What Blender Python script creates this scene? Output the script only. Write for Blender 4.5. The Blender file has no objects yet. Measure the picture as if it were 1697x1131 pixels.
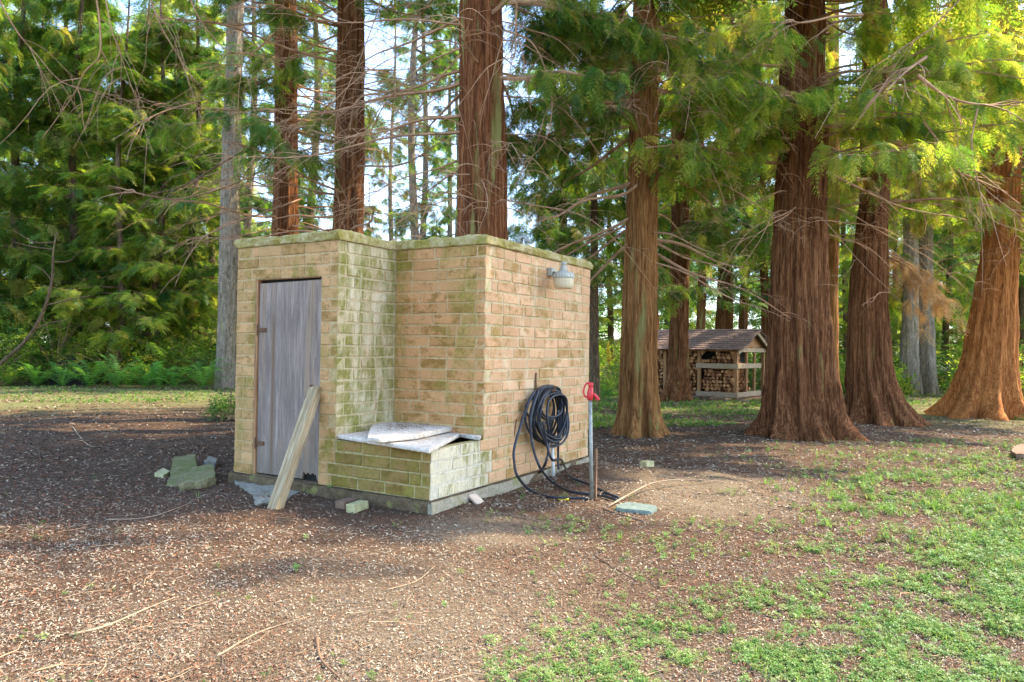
import bpy, bmesh, math, random
import numpy as np
from mathutils import Vector, Matrix, noise, Euler

rng = np.random.default_rng(7)
random.seed(7)
S = bpy.context.scene
COL = S.collection
R = math.radians

# ------------------------------------------------------------------ camera, sky, sun, exposure
CAM = Vector((5.8295, -4.6343, 1.2171)); YAW, PITCH, ROLL, FPX = -0.5346, 0.0108, 0.0146, 1200.0
F = Vector((math.sin(YAW)*math.cos(PITCH), math.cos(YAW)*math.cos(PITCH), math.sin(PITCH)))
R0 = Vector((math.cos(YAW), -math.sin(YAW), 0)); U0 = R0.cross(F)
RT = R0*math.cos(ROLL)+U0*math.sin(ROLL); UP = U0*math.cos(ROLL)-R0*math.sin(ROLL)
cd = bpy.data.cameras.new('camera'); cam = bpy.data.objects.new('camera', cd); COL.objects.link(cam)
cam.matrix_world = Matrix(((RT.x, UP.x, -F.x, CAM.x), (RT.y, UP.y, -F.y, CAM.y), (RT.z, UP.z, -F.z, CAM.z), (0, 0, 0, 1)))
cd.sensor_width = 36; cd.lens = FPX/1697*36; cd.clip_start = 0.05; cd.clip_end = 2000
S.camera = cam

FH = Vector((F.x, F.y, 0)).normalized(); RH = Vector((FH.y, -FH.x, 0))
SUN_EL = R(47); sd = (RH*0.93+FH*0.36).normalized()
SUN_AZ = math.atan2(sd.x, sd.y)
to_sun = Vector((sd.x*math.cos(SUN_EL), sd.y*math.cos(SUN_EL), math.sin(SUN_EL)))
w = bpy.data.worlds.new("World"); S.world = w; w.use_nodes = True
nt = w.node_tree; nt.nodes.clear()
sky = nt.nodes.new('ShaderNodeTexSky'); sky.sky_type = 'NISHITA'; sky.sun_disc = False
sky.sun_elevation = SUN_EL; sky.sun_rotation = SUN_AZ; sky.air_density = 0.7; sky.dust_density = 0.9; sky.ozone_density = 1.0
bg = nt.nodes.new('ShaderNodeBackground'); bg.inputs['Strength'].default_value = 0.15
wo = nt.nodes.new('ShaderNodeOutputWorld')
nt.links.new(sky.outputs[0], bg.inputs['Color']); nt.links.new(bg.outputs[0], wo.inputs['Surface'])
sl = bpy.data.lights.new('sun', 'SUN'); sl.energy = 2.1; sl.angle = R(0.9); sl.color = (1, .86, .66)
so = bpy.data.objects.new('sun', sl); COL.objects.link(so); so.rotation_euler = to_sun.to_track_quat('Z', 'Y').to_euler()
so.location = (0, 0, 30)
vs = S.view_settings; vs.view_transform = 'Standard'; vs.look = 'None'; vs.gamma = 1; vs.use_curve_mapping = False; vs.exposure = 2.8
S.cycles.max_bounces = 7; S.cycles.diffuse_bounces = 4; S.cycles.transmission_bounces = 4; S.cycles.glossy_bounces = 2
S.cycles.transparent_max_bounces = 4

# ------------------------------------------------------------------ calibrated helpers (photo pixel -> place)
def ray(px, py): return F + RT*((px-848.5)/FPX) - UP*((py-565.5)/FPX)
def at(px, py, depth): return CAM + ray(px, py)*depth
def on_z(px, py, z):
    d = ray(px, py); return CAM + d*((z-CAM.z)/d.z)
def on_x(px, py, x):
    d = ray(px, py); return CAM + d*((x-CAM.x)/d.x)
def on_y(px, py, y):
    d = ray(px, py); return CAM + d*((y-CAM.y)/d.y)
def project(X, Y, Z):
    vx, vy, vz = X-CAM.x, Y-CAM.y, Z-CAM.z
    z = vx*F.x+vy*F.y+vz*F.z; z = np.where(np.abs(z) < 1e-3, 1e-3, z)
    return 848.5+FPX*(vx*RT.x+vy*RT.y+vz*RT.z)/z, 565.5-FPX*(vx*UP.x+vy*UP.y+vz*UP.z)/z, z
A, B, D2, DD = 1.324, 1.030, 0.764, 2.989    # pump house plan
CH = 0.102; NR = 21; HW = NR*CH
HX = A+B
MOUND = on_z(1140, 800, -.1); MOUND2 = on_z(1000, 790, -.1)
def sm(a, b, x):
    t = np.clip((x-a)/(b-a), 0, 1); return t*t*(3-2*t)
def gh(x, y):
    x = np.asarray(x, float); y = np.asarray(y, float)
    g = -0.115 + 0.018*np.sin(x*1.1+.5)*np.cos(y*.9) + 0.01*np.sin(x*3.1+y*2.3) + .006*np.sin(x*7.3-y*5.9)
    g += 0.035*np.exp(-((x-2.9)**2+(y-2.6)**2)/1.2)
    g += 0.07*np.exp(-(((x-MOUND.x)/.75)**2+((y-MOUND.y)/.5)**2))*(1+.25*np.sin(x*9+y*4))
    g += 0.05*np.exp(-(((x-MOUND2.x)/.4)**2+((y-MOUND2.y)/.3)**2))
    g += .02*np.sin(x*.35)*np.sin(y*.3+1)
    return g
def G(px, py):
    p = on_z(px, py, -.115)
    for _ in range(5): p = on_z(px, py, float(gh(p.x, p.y)))
    return p
def W(px, py):            # same as G but safe near the horizon
    return G(px, py)

# ------------------------------------------------------------------ node material helpers
class M:
    def __init__(s, name):
        s.m = bpy.data.materials.new(name); s.m.use_nodes = True; s.t = s.m.node_tree; s.t.nodes.clear()
        s.out = s.n('OutputMaterial')
    def n(s, k, **kw):
        nd = s.t.nodes.new('ShaderNode'+k)
        for a, b in kw.items(): setattr(nd, a, b)
        return nd
    def l(s, a, b): s.t.links.new(a, b)
    def put(s, sock, v):
        if isinstance(v, (int, float)): sock.default_value = v
        elif isinstance(v, (tuple, list)): sock.default_value = (*v, 1) if len(sock.default_value) == 4 and len(v) == 3 else v
        else: s.l(v, sock)
    def coord(s, kind='world', scale=(1, 1, 1)):
        if kind == 'world': o = s.n('NewGeometry').outputs['Position']
        else: o = s.n('TexCoord').outputs['Object']
        mp = s.n('Mapping'); mp.inputs['Scale'].default_value = scale; s.l(o, mp.inputs['Vector']); return mp.outputs[0]
    def noise(s, scale, co, detail=4, rough=.6, dist=0):
        k = s.n('TexNoise'); k.inputs['Scale'].default_value = scale; k.inputs['Detail'].default_value = detail
        k.inputs['Roughness'].default_value = rough; k.inputs['Distortion'].default_value = dist
        s.l(co, k.inputs['Vector']); return k.outputs['Fac']
    def ramp(s, f, *st):
        k = s.n('ValToRGB'); e = k.color_ramp.elements
        while len(e) < len(st): e.new(.5)
        for i, (p, c) in enumerate(st): e[i].position = p; e[i].color = (*c, 1) if len(c) == 3 else c
        s.l(f, k.inputs[0]); return k.outputs[0]
    def step(s, f, a, b): return s.ramp(f, (a, (0, 0, 0)), (b, (1, 1, 1)))
    def mix(s, f, a, b, mode='MIX'):
        k = s.n('Mix', data_type='RGBA', blend_type=mode)
        s.put(k.inputs[0], f); s.put(k.inputs[6], a); s.put(k.inputs[7], b); return k.outputs[2]
    def math(s, op, a, b=0.):
        k = s.n('Math', operation=op); s.put(k.inputs[0], a); s.put(k.inputs[1], b); return k.outputs[0]
    def rnd(s): return s.n('ObjectInfo').outputs['Random']
    def bump(s, h, st=.4, d=.01):
        k = s.n('Bump'); k.inputs['Strength'].default_value = st; k.inputs['Distance'].default_value = d; s.l(h, k.inputs['Height']); return k.outputs[0]
    def pbr(s, col, rough=.8, normal=None, metal=0., spec=.3):
        p = s.n('BsdfPrincipled'); s.put(p.inputs['Base Color'], col); s.put(p.inputs['Roughness'], rough)
        p.inputs['Metallic'].default_value = metal; p.inputs['Specular IOR Level'].default_value = spec
        if normal is not None: s.l(normal, p.inputs['Normal'])
        s.l(p.outputs[0], s.out.inputs[0]); return s.m
    def leaf(s, col, tcol, tr=.45, gloss=.018):
        d = s.n('BsdfDiffuse'); s.put(d.inputs[0], col); t = s.n('BsdfTranslucent'); s.put(t.inputs[0], tcol)
        mx = s.n('MixShader'); mx.inputs[0].default_value = tr; s.l(d.outputs[0], mx.inputs[1]); s.l(t.outputs[0], mx.inputs[2])
        g = s.n('BsdfGlossy'); g.inputs['Roughness'].default_value = .45; g.inputs[0].default_value = (.8, .9, 1, 1)
        m2 = s.n('MixShader'); m2.inputs[0].default_value = gloss; s.l(mx.outputs[0], m2.inputs[1]); s.l(g.outputs[0], m2.inputs[2])
        s.l(m2.outputs[0], s.out.inputs[0]); return s.m

def flat(name, col, rough=.7, metal=0, nz=.25, scale=20):
    m = M(name); co = m.coord('world'); f = m.noise(scale, co)
    c = m.mix(m.step(f, .3, .7), tuple(v*(1-nz) for v in col), tuple(min(1, v*(1+nz)) for v in col))
    return m.pbr(c, rough, m.bump(f, .3, .005), metal)

def brick_tone(m, co, r, moss, pale, streak, base, dark):
    k = lambda a, b, c: (base[0]*a, base[1]*b, base[2]*c)
    tone = m.ramp(r, (0, base), (.3, k(.88, .86, .80)), (.55, k(1.10, 1.09, 1.08)), (.8, k(.96, .90, .86)), (1, k(.80, .79, .70)))
    b = m.noise(6.5, m.coord('world', (1, 1, 1.5)), 6, .72)                       # brown damp blotches, stronger on some bricks
    bl = m.step(m.math('ADD', b, m.math('MULTIPLY', r, .13)), .55, .69)
    c = m.mix(m.math('MULTIPLY', bl, .78), tone, dark)
    gm = m.step(m.noise(2.6, m.coord('world', (1, 1, .6)), 7, .72, .3), .64-moss*.25, .80-moss*.20)
    c = m.mix(m.math('MULTIPLY', gm, .88), c, m.ramp(m.noise(30, co), (.3, (.13, .11, .015)), (.7, (.30, .27, .045))))
    if pale > 0:
        pz = m.noise(2.6, m.coord('world', (1.8, 1.8, .5)), 6, .7, .6)
        c = m.mix(m.math('MULTIPLY', m.step(pz, .66-pale*.28, .82-pale*.25), .7), c, (.66, .56, .36))
    if streak > 0:
        st = m.noise(5, m.coord('world', (1.2, 1.5, .35)), 7, .74, .5)
        gs = m.ramp(m.noise(40, co), (.3, (.11, .11, .015)), (.7, (.28, .25, .05)))
        c = m.mix(m.math('MULTIPLY', m.step(st, .60-streak*.14, .70-streak*.12), .85), c, gs)
    return c
def side_mix(m, ca, cb):      # +x side: other weathering, with its brighter light also put into the colour
    g = m.n('SeparateXYZ'); m.l(m.n('NewGeometry').outputs['True Normal'], g.inputs[0]); 
    px_ = m.n('SeparateXYZ'); m.l(m.n('NewGeometry').outputs['Position'], px_.inputs[0])
    near = m.math('MAXIMUM', m.math('LESS_THAN', m.math('ABSOLUTE', m.math('SUBTRACT', px_.outputs[0], A)), .016), m.math('LESS_THAN', m.math('ABSOLUTE', m.math('SUBTRACT', px_.outputs[0], HX)), .016))
    return m.mix(m.math('MULTIPLY', m.step(g.outputs[0], .45, .55), near), ca, cb)
def brick_mat(name, fa, fb):
    m = M(name); co = m.coord('world'); r = m.rnd()
    c = brick_tone(m, co, r, *fa)
    if fb: c = side_mix(m, c, brick_tone(m, co, r, *fb))
    sp = m.noise(90, co, 3, .7)
    c = m.mix(.4, c, m.ramp(sp, (.3, (.6, .6, .6)), (.7, (1.3, 1.3, 1.3))), 'MULTIPLY')
    return m.pbr(c, .92, m.bump(m.math('ADD', sp, m.noise(24, co, 5, .7)), .7, .008), 0, .15)
def mortar_mat():
    m = M('mortar'); co = m.coord('world'); f = m.noise(30, co, 6, .7)
    a = m.ramp(f, (.25, (.30, .19, .08)), (.7, (.58, .42, .21)))
    a = m.mix(m.math('MULTIPLY', m.step(m.noise(2.6, m.coord('world', (1, 1, .6)), 7, .72, .3), .5, .68), .75), a, (.24, .21, .045))
    b = m.ramp(f, (.25, (.34, .25, .12)), (.7, (.60, .47, .27)))
    b = m.mix(m.math('MULTIPLY', m.step(m.noise(5, m.coord('world', (1.2, 1.5, .35)), 7, .74, .5), .5, .62), .6), b, (.28, .27, .07))
    return m.pbr(side_mix(m, a, b), .95, m.bump(f, .8, .01), 0, .1)
def mossy_mortar():
    m = M('mossy_mortar'); co = m.coord('world'); f = m.noise(30, co, 6, .7)
    a = m.ramp(f, (.25, (.20, .16, .05)), (.7, (.48, .39, .18))); b = m.ramp(f, (.25, (.36, .30, .18)), (.7, (.62, .56, .42)))
    return m.pbr(side_mix(m, a, b), .95, m.bump(f, .8, .01), 0, .1)
def concrete_mat(name, a, b, moss, mc=(.17, .17, .035), mc2=(.33, .31, .10)):
    m = M(name); co = m.coord('world'); f = m.noise(18, co, 7, .7)
    c = m.ramp(f, (.25, a), (.7, b))
    c = m.mix(m.math('MULTIPLY', m.step(m.noise(5, co, 7, .7, .3), .62-moss*.25, .75-moss*.2), .9), c, m.ramp(m.noise(45, co), (.3, mc), (.7, mc2)))
    c = m.mix(.5, c, m.ramp(m.noise(110, co, 2), (.35, (.55, .55, .55)), (.65, (1.25, 1.25, 1.25))), 'MULTIPLY')
    return m.pbr(c, .95, m.bump(m.math('ADD', f, m.noise(70, co)), .8, .012), 0, .1)
def bark_mat(name, dark, mid, lite, moss=0., zs=1.0, fs=1.0):
    m = M(name); co = m.coord('world', (22*fs, 22*fs, 1.3*zs)); f = m.noise(1, co, 9, .72, 1.2)
    f2 = m.noise(1, m.coord('world', (90*fs, 90*fs, 6*zs)), 4, .75, .5)
    ff = m.math('ADD', m.math('MULTIPLY', f, .7), m.math('MULTIPLY', f2, .3))
    c = m.ramp(ff, (.36, dark), (.49, mid), (.64, lite))
    big = m.noise(1.3, m.coord('world', (1.5, 1.5, .5)), 3)
    c = m.mix(.5, c, m.ramp(big, (.3, (.7, .68, .66)), (.7, (1.25, 1.2, 1.15))), 'MULTIPLY')
    if moss: c = m.mix(m.math('MULTIPLY', m.step(m.noise(1, m.coord('world', (5, 5, .7)), 5, .6), .66-moss*.2, .76-moss*.2), .75), c, (.25, .24, .075))
    return m.pbr(c, .95, m.bump(ff, 1., .035), 0, .1)
def leaf_mat(name, cols, tr=.45, t_boost=(1.7, 1.8, .9)):
    m = M(name); r = m.rnd(); st = [(i/(len(cols)-1), c) for i, c in enumerate(cols)]
    c = m.ramp(r, *st)
    c = m.mix(.4, c, m.ramp(m.noise(3.0, m.coord('world'), 2), (.35, (.75, .78, .8)), (.65, (1.25, 1.2, 1.05))), 'MULTIPLY')
    return m.leaf(c, m.mix(1, c, t_boost, 'MULTIPLY'), tr)
def wood_mat(name, a, b, c_, scale=(3, 60, 60), coord='object', rough=.8):
    m = M(name); f = m.noise(1, m.coord(coord, scale), 6, .7, .4)
    c = m.ramp(f, (.3, a), (.52, b), (.72, c_))
    return m.pbr(c, rough, m.bump(f, .5, .004), 0, .2)

MAT = {}
TAN = (.53, .31, .135); P_F = (.54, 0, 0, TAN, (.22, .13, .03)); P_L = (.75, 0, 0, TAN, (.24, .15, .04)); P_N = (.66, .75, 1.05, (.56, .42, .24), (.30, .22, .06))
P_B = (.66, 0, 0, (.52, .275, .115), (.20, .11, .02)); P_R = (.30, .45, 0, (.58, .345, .18), (.31, .18, .05)); P_BE = (.78, 0, 0, (.31, .20, .07), (.14, .09, .015)); P_BS = (.45, 1.1, .75, (.50, .44, .30), (.34, .29, .14))
MAT['brick_front'] = brick_mat('brick_front', P_F, P_N); MAT['brick_left'] = brick_mat('brick_left', P_L, P_N)
MAT['brick_back'] = brick_mat('brick_back', P_B, P_R); MAT['brick_bench'] = brick_mat('brick_bench', P_BE, P_BS); MAT['brick_low'] = brick_mat('brick_low', P_F, P_R)
MAT['mortar'] = mortar_mat(); MAT['mossy_mortar'] = mossy_mortar()
MAT['coping'] = concrete_mat('coping', (.30, .23, .09), (.56, .46, .24), .85, (.15, .115, .015), (.38, .30, .06))
MAT['footing'] = concrete_mat('footing', (.065, .042, .022), (.19, .135, .075), .2)
MAT['footing_pale'] = concrete_mat('footing_pale', (.20, .17, .11), (.44, .38, .26), .4, (.17, .17, .05), (.32, .31, .13))
MAT['slab'] = concrete_mat('slab', (.40, .30, .20), (.80, .73, .60), .35, (.36, .24, .12), (.58, .47, .31))
MAT['mossy'] = concrete_mat('mossy', (.17, .14, .07), (.30, .26, .13), .8, (.11, .12, .02), (.20, .22, .08))
MAT['stone'] = concrete_mat('stone', (.14, .125, .09), (.40, .37, .28), .3, (.2, .22, .12), (.34, .36, .22))
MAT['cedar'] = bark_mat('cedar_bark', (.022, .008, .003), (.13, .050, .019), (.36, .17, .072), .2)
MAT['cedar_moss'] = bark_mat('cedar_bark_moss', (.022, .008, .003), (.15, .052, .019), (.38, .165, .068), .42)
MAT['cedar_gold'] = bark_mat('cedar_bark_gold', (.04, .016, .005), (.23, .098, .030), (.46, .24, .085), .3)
MAT['cedar_red'] = bark_mat('cedar_bark_red', (.06, .018, .005), (.34, .118, .032), (.62, .28, .095), .1)  # cedar bark with orange sunlight put into the colour
MAT['fir'] = bark_mat('fir_bark', (.07, .055, .038), (.22, .175, .125), (.42, .36, .27), .25, 2.5, .7)
MAT['fir_dark'] = bark_mat('fir_bark_dark', (.035, .023, .013), (.12, .080, .045), (.27, .19, .12), .3, 2.5, .8)
MAT['twig'] = flat('twig_bark', (.38, .215, .115), .9, 0, .4, 6)
MAT['twig_dark'] = flat('twig_bark_dark', (.17, .095, .05), .9, 0, .4, 6)
MAT['leaf_cedar'] = leaf_mat('leaf_cedar', [(.035, .08, .022), (.075, .16, .03), (.14, .24, .035), (.24, .30, .045), (.32, .23, .06)])
MAT['leaf_fir'] = leaf_mat('leaf_fir', [(.025, .07, .022), (.06, .14, .03), (.13, .22, .04), (.26, .32, .05)], .5)
MAT['leaf_bright'] = leaf_mat('leaf_bright', [(.07, .15, .035), (.15, .25, .04), (.26, .34, .045), (.38, .38, .06), (.34, .26, .07)], .58)  # brighter leaves, sunlight on them partly put into the colour
MAT['leaf_gold'] = leaf_mat('leaf_gold', [(.14, .20, .035), (.24, .26, .04), (.38, .24, .07), (.12, .19, .04), (.30, .32, .05)], .55)  # yellow and orange backlight put into the leaf colour
MAT['leaf_dead'] = leaf_mat('leaf_dead', [(.50, .32, .14), (.58, .42, .20), (.40, .25, .10), (.52, .43, .18)], .4, (1.4, 1.1, .8))
MAT['fern'] = leaf_mat('fern_green', [(.08, .22, .05), (.13, .30, .06), (.22, .38, .08)], .5)
MAT['weed'] = leaf_mat('weed_green', [(.07, .15, .035), (.10, .21, .045), (.15, .25, .06), (.19, .28, .08), (.24, .27, .09)], .3, (1.2, 1.3, .8))
MAT['grass'] = leaf_mat('grass_green', [(.08, .17, .03), (.12, .23, .04), (.20, .28, .07), (.28, .27, .11)], .35)
MAT['litter'] = None
m = M('litter'); c = m.ramp(m.rnd(), (0, (.18, .085, .045)), (.16, (.30, .13, .065)), (.28, (.05, .037, .025)), (.42, (.40, .33, .225)), (.6, (.17, .13, .09)), (.85, (.47, .40, .28)), (1, (.20, .08, .05)))
MAT['litter'] = m.pbr(c, .85, None, 0, .15)
m = M('litter_red'); c = m.ramp(m.rnd(), (0, (.13, .062, .035)), (.25, (.22, .095, .05)), (.42, (.05, .035, .022)), (.65, (.20, .145, .095)), (.9, (.38, .30, .20)), (1, (.17, .065, .045)))
MAT['litter_red'] = m.pbr(c, .85, None, 0, .15)
MAT['stick'] = flat('stick_wood', (.30, .215, .13), .85, 0, .35, 12)
MAT['rubber'] = flat('black_rubber', (.022, .025, .030), .38, 0, .2, 30)
MAT['yellow'] = flat('yellow_plastic', (.75, .52, .03), .5, 0, .12, 40)
MAT['red'] = flat('red_enamel', (.55, .035, .035), .35, 0, .25, 30)
MAT['galv'] = flat('galvanised_steel', (.27, .27, .22), .55, .5, .3, 25)
MAT['pvc'] = flat('white_pvc', (.62, .60, .52), .5, 0, .12, 15)
MAT['rust'] = flat('rusty_iron', (.15, .075, .035), .85, .2, .45, 60)
MAT['lampmetal'] = flat('painted_lamp_metal', (.36, .34, .26), .5, .2, .15, 30)
MAT['lens'] = flat('lamp_lens_plastic', (.56, .46, .28), .35, 0, .08, 40)
MAT['greybox'] = flat('green_grey_plastic', (.13, .17, .145), .6, 0, .3, 25)
MAT['shedwood'] = wood_mat('shed_timber', (.18, .085, .035), (.34, .175, .075), (.48, .28, .13), (40, 40, 3), 'world')
MAT['palewood'] = wood_mat('pale_plank', (.22, .15, .085), (.36, .26, .16), (.47, .36, .23), (9, 9, 60), 'world')
MAT['logend'] = None
m = M('log_end'); ci = m.n('Attribute'); ci.attribute_name = 'tone'
c = m.ramp(ci.outputs['Fac'], (0, (.12, .05, .02)), (.35, (.34, .155, .06)), (.7, (.52, .27, .115)), (1, (.24, .10, .045)))
MAT['logend'] = m.pbr(c, .85, m.bump(m.noise(60, m.coord('world')), .4, .01), 0, .1)
MAT['shingle'] = flat('cedar_shingle', (.17, .11, .085), .9, 0, .4, 30)
MAT['oldwood'] = wood_mat('weathered_board', (.17, .11, .055), (.33, .245, .13), (.50, .40, .24), (45, 45, 3))
MAT['brownblock'] = flat('brown_block', (.20, .125, .075), .9, 0, .25, 25)
MAT['tanblock'] = flat('tan_block', (.40, .36, .17), .9, 0, .25, 25)
MAT['chip'] = flat('pale_brick_chip', (.52, .40, .28), .9, 0, .15, 25)
MAT['dark'] = flat('dark_interior', (.02, .017, .014), .95, 0, .2, 10)  # near-black colour stands in for deep shade
MAT['umbrella'] = flat('yellow_canvas', (.80, .45, .03), .7, 0, .1, 10)

# door wood: weathered grey blue ply with vertical brown streaks
m = M('door_wood'); f = m.noise(1, m.coord('world', (42, 42, 2.2)), 8, .75, .8)
c = m.ramp(f, (.26, (.10, .072, .052)), (.5, (.24, .185, .145)), (.75, (.44, .35, .275)))
st = m.step(m.noise(1, m.coord('world', (9, 9, .5)), 6, .65), .52, .66)
c = m.mix(m.math('MULTIPLY', st, .8), c, (.30, .20, .11)); c = m.mix(.6, c, m.ramp(m.noise(2.5, m.coord('world', (1.5, 1, .6)), 5, .7), (.3, (.62, .6, .58)), (.7, (1.25, 1.2, 1.15))), 'MULTIPLY')
gy = m.n('SeparateXYZ'); m.l(m.n('NewGeometry').outputs['Position'], gy.inputs[0])
# one long brown run on the left third of the door
dx = m.math('ABSOLUTE', m.math('SUBTRACT', gy.outputs[0], .50)); run = m.ramp(dx, (.008, (1, 1, 1)), (.035, (0, 0, 0)))
zr = m.ramp(gy.outputs[2], (.05, (0, 0, 0)), (.4, (.7, .7, .7)))
zr2 = m.n('MapRange'); zr2.inputs[1].default_value = 1.55; zr2.inputs[2].default_value = 1.42; m.l(gy.outputs[2], zr2.inputs[0])
c = m.mix(m.math('MULTIPLY', m.math('MULTIPLY', run, zr2.outputs[0]), m.step(f, .2, .6)), c, (.16, .095, .05))
low = m.n('MapRange'); low.inputs[1].default_value = .35; low.inputs[2].default_value = .0; m.l(gy.outputs[2], low.inputs[0])
c = m.mix(m.math('MULTIPLY', low.outputs[0], .55), c, (.16, .13, .085))
MAT['door'] = m.pbr(c, .85, m.bump(f, .6, .006), 0, .2)

# ------------------------------------------------------------------ mesh helpers
def tag(o, label=None, cat=None, group=None, kind=None):
    if label: o['label'] = label
    if cat: o['category'] = cat
    if group: o['group'] = group
    if kind: o['kind'] = kind
    return o
def link(name, me, parent=None, loc=None):
    o = bpy.data.objects.new(name, me); COL.objects.link(o)
    if parent is not None: o.parent = parent
    if loc is not None: o.location = loc
    return o
def empty(name, loc, rz=0):
    o = bpy.data.objects.new(name, None); COL.objects.link(o); o.location = loc; o.rotation_euler = (0, 0, rz); o.empty_display_size = .2; return o
def set_parent(o, p):      # keep world placement: meshes are authored in world space
    o.parent = p; o.matrix_parent_inverse = Matrix.LocRotScale(p.location, p.rotation_euler, p.scale).inverted()
class MB:
    def __init__(s): s.v = []; s.f = []; s.n = 0; s.tone = []
    def add(s, v, f, tone=None):
        v = np.asarray(v, float).reshape(-1, 3); s.v.append(v)
        s.f += [tuple(i+s.n for i in q) for q in f]; s.n += len(v)
        if tone is not None: s.tone += [tone]*len(v)
    def box(s, lo, hi, M4=None, bev=0, jit=0, tone=None):
        lo = np.minimum(lo, hi)*1.0; hi = np.maximum(np.array(lo), hi)*1.0
        if bev:
            vs = []
            for z, k in ((lo[2], bev), (lo[2]+bev, 0), (hi[2]-bev, 0), (hi[2], bev)):
                x0, x1, y0, y1 = lo[0]+k, hi[0]-k, lo[1]+k, hi[1]-k; b = bev
                vs += [(x0+b*(k == 0), y0, z), (x1-b*(k == 0), y0, z), (x1, y0+b*(k == 0), z), (x1, y1-b*(k == 0), z), (x1-b*(k == 0), y1, z), (x0+b*(k == 0), y1, z), (x0, y1-b*(k == 0), z), (x0, y0+b*(k == 0), z)]
            f = [tuple(range(7, -1, -1)), tuple(range(24, 32))]
            for r in range(3):
                for i in range(8): j = (i+1) % 8; f.append((r*8+i, r*8+j, r*8+8+j, r*8+8+i))
            vs = np.array(vs)
        else:
            x0, y0, z0 = lo; x1, y1, z1 = hi
            vs = np.array([(x0, y0, z0), (x1, y0, z0), (x1, y1, z0), (x0, y1, z0), (x0, y0, z1), (x1, y0, z1), (x1, y1, z1), (x0, y1, z1)])
            f = [(0, 3, 2, 1), (4, 5, 6, 7), (0, 1, 5, 4), (1, 2, 6, 5), (2, 3, 7, 6), (3, 0, 4, 7)]
        if jit: vs = vs+rng.normal(0, jit, vs.shape)
        if M4 is not None:
            mm = np.array(M4); vs = vs@mm[:3, :3].T+mm[:3, 3]
        s.add(vs, f, tone)
    def tube(s, pts, rad, k=6, cap=True):
        P = np.array([tuple(p) for p in pts], float); n = len(P)
        rad = np.full(n, rad, float) if np.isscalar(rad) else np.asarray(rad, float)
        T = np.gradient(P, axis=0); T /= np.linalg.norm(T, axis=1)[:, None]+1e-9
        ref = np.array([0, 0, 1.]) if abs(T[0][2]) < .9 else np.array([1., 0, 0])
        N = np.cross(T[0], ref); N /= np.linalg.norm(N); an = np.linspace(0, 2*np.pi, k, endpoint=False); V = []
        for i in range(n):
            N = N-T[i]*(N@T[i]); N /= np.linalg.norm(N)+1e-9; Bn = np.cross(T[i], N)
            V.append(P[i]+rad[i]*(np.cos(an)[:, None]*N+np.sin(an)[:, None]*Bn))
        f = [(i*k+j, i*k+(j+1) % k, (i+1)*k+(j+1) % k, (i+1)*k+j) for i in range(n-1) for j in range(k)]
        if cap: f += [tuple(range(k-1, -1, -1)), tuple(range((n-1)*k, n*k))]
        s.add(np.concatenate(V), f)
    def lathe(s, prof, k=24, M4=None, wob=None):
        an = np.linspace(0, 2*np.pi, k, endpoint=False); V = []
        for r, z in prof:
            rr = r*(1+(wob(an) if wob else 0)); V.append(np.stack([rr*np.cos(an), rr*np.sin(an), np.full(k, z)], 1))
        f = [(i*k+j, i*k+(j+1) % k, (i+1)*k+(j+1) % k, (i+1)*k+j) for i in range(len(prof)-1) for j in range(k)]
        V = np.concatenate(V)
        f += [tuple(range(k-1, -1, -1)), tuple(range((len(prof)-1)*k, len(prof)*k))]
        if M4 is not None: mm = np.array(M4); V = V@mm[:3, :3].T+mm[:3, 3]
        s.add(V, f)
    def prism(s, poly, z0, z1, jit=0):   # poly: list of (x, y); z may be functions
        n = len(poly); zf = (lambda z: z if callable(z) else (lambda x, y: z))
        a, b = zf(z0), zf(z1)
        V = [(x, y, a(x, y)) for x, y in poly]+[(x, y, b(x, y)) for x, y in poly]
        f = [tuple(range(n-1, -1, -1)), tuple(range(n, 2*n))]+[(i, (i+1) % n, n+(i+1) % n, n+i) for i in range(n)]
        V = np.array(V, float)
        if jit: V += rng.normal(0, jit, V.shape)
        s.add(V, f)
    def mesh(s, name, mat, smooth=False):
        me = bpy.data.meshes.new(name); V = np.concatenate(s.v) if s.v else np.zeros((0, 3))
        me.from_pydata(V.tolist(), [], s.f)
        if s.tone:
            at_ = me.attributes.new('tone', 'FLOAT', 'POINT'); at_.data.foreach_set('value', np.array(s.tone, np.float32))
        if mat is not None: me.materials.append(mat)
        if smooth: me.polygons.foreach_set('use_smooth', [True]*len(me.polygons))
        me.update(); return me
    def build(s, name, mat, parent=None, smooth=False):
        o = link(name, s.mesh(name, mat, smooth))
        if parent is not None: set_parent(o, parent)
        return o
def rough_up(o, amt=.01, freq=8, cuts=0, seed=0):
    bm = bmesh.new(); bm.from_mesh(o.data)
    if cuts: bmesh.ops.subdivide_edges(bm, edges=bm.edges[:], cuts=cuts, use_grid_fill=True)
    bmesh.ops.triangulate(bm, faces=[f for f in bm.faces if len(f.verts) > 4])
    bm.normal_update()
    for v in bm.verts:
        n = noise.fractal(v.co*freq+Vector((seed, 3.1, 1.7)), 1., 2., 4)
        v.co += v.normal*amt*n
    bm.to_mesh(o.data); bm.free(); o.data.update()
def spline(pts, n=10):
    P = [np.array(tuple(p), float) for p in pts]; P = [2*P[0]-P[1]]+P+[2*P[-1]-P[-2]]; out = []
    for i in range(1, len(P)-2):
        for t in np.linspace(0, 1, n, endpoint=False):
            a, b, c, d = P[i-1:i+3]
            out.append(.5*((2*b)+(-a+c)*t+(2*a-5*b+4*c-d)*t*t+(-a+3*b-3*c+d)*t**3))
    out.append(P[-2]); return np.array(out)

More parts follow.
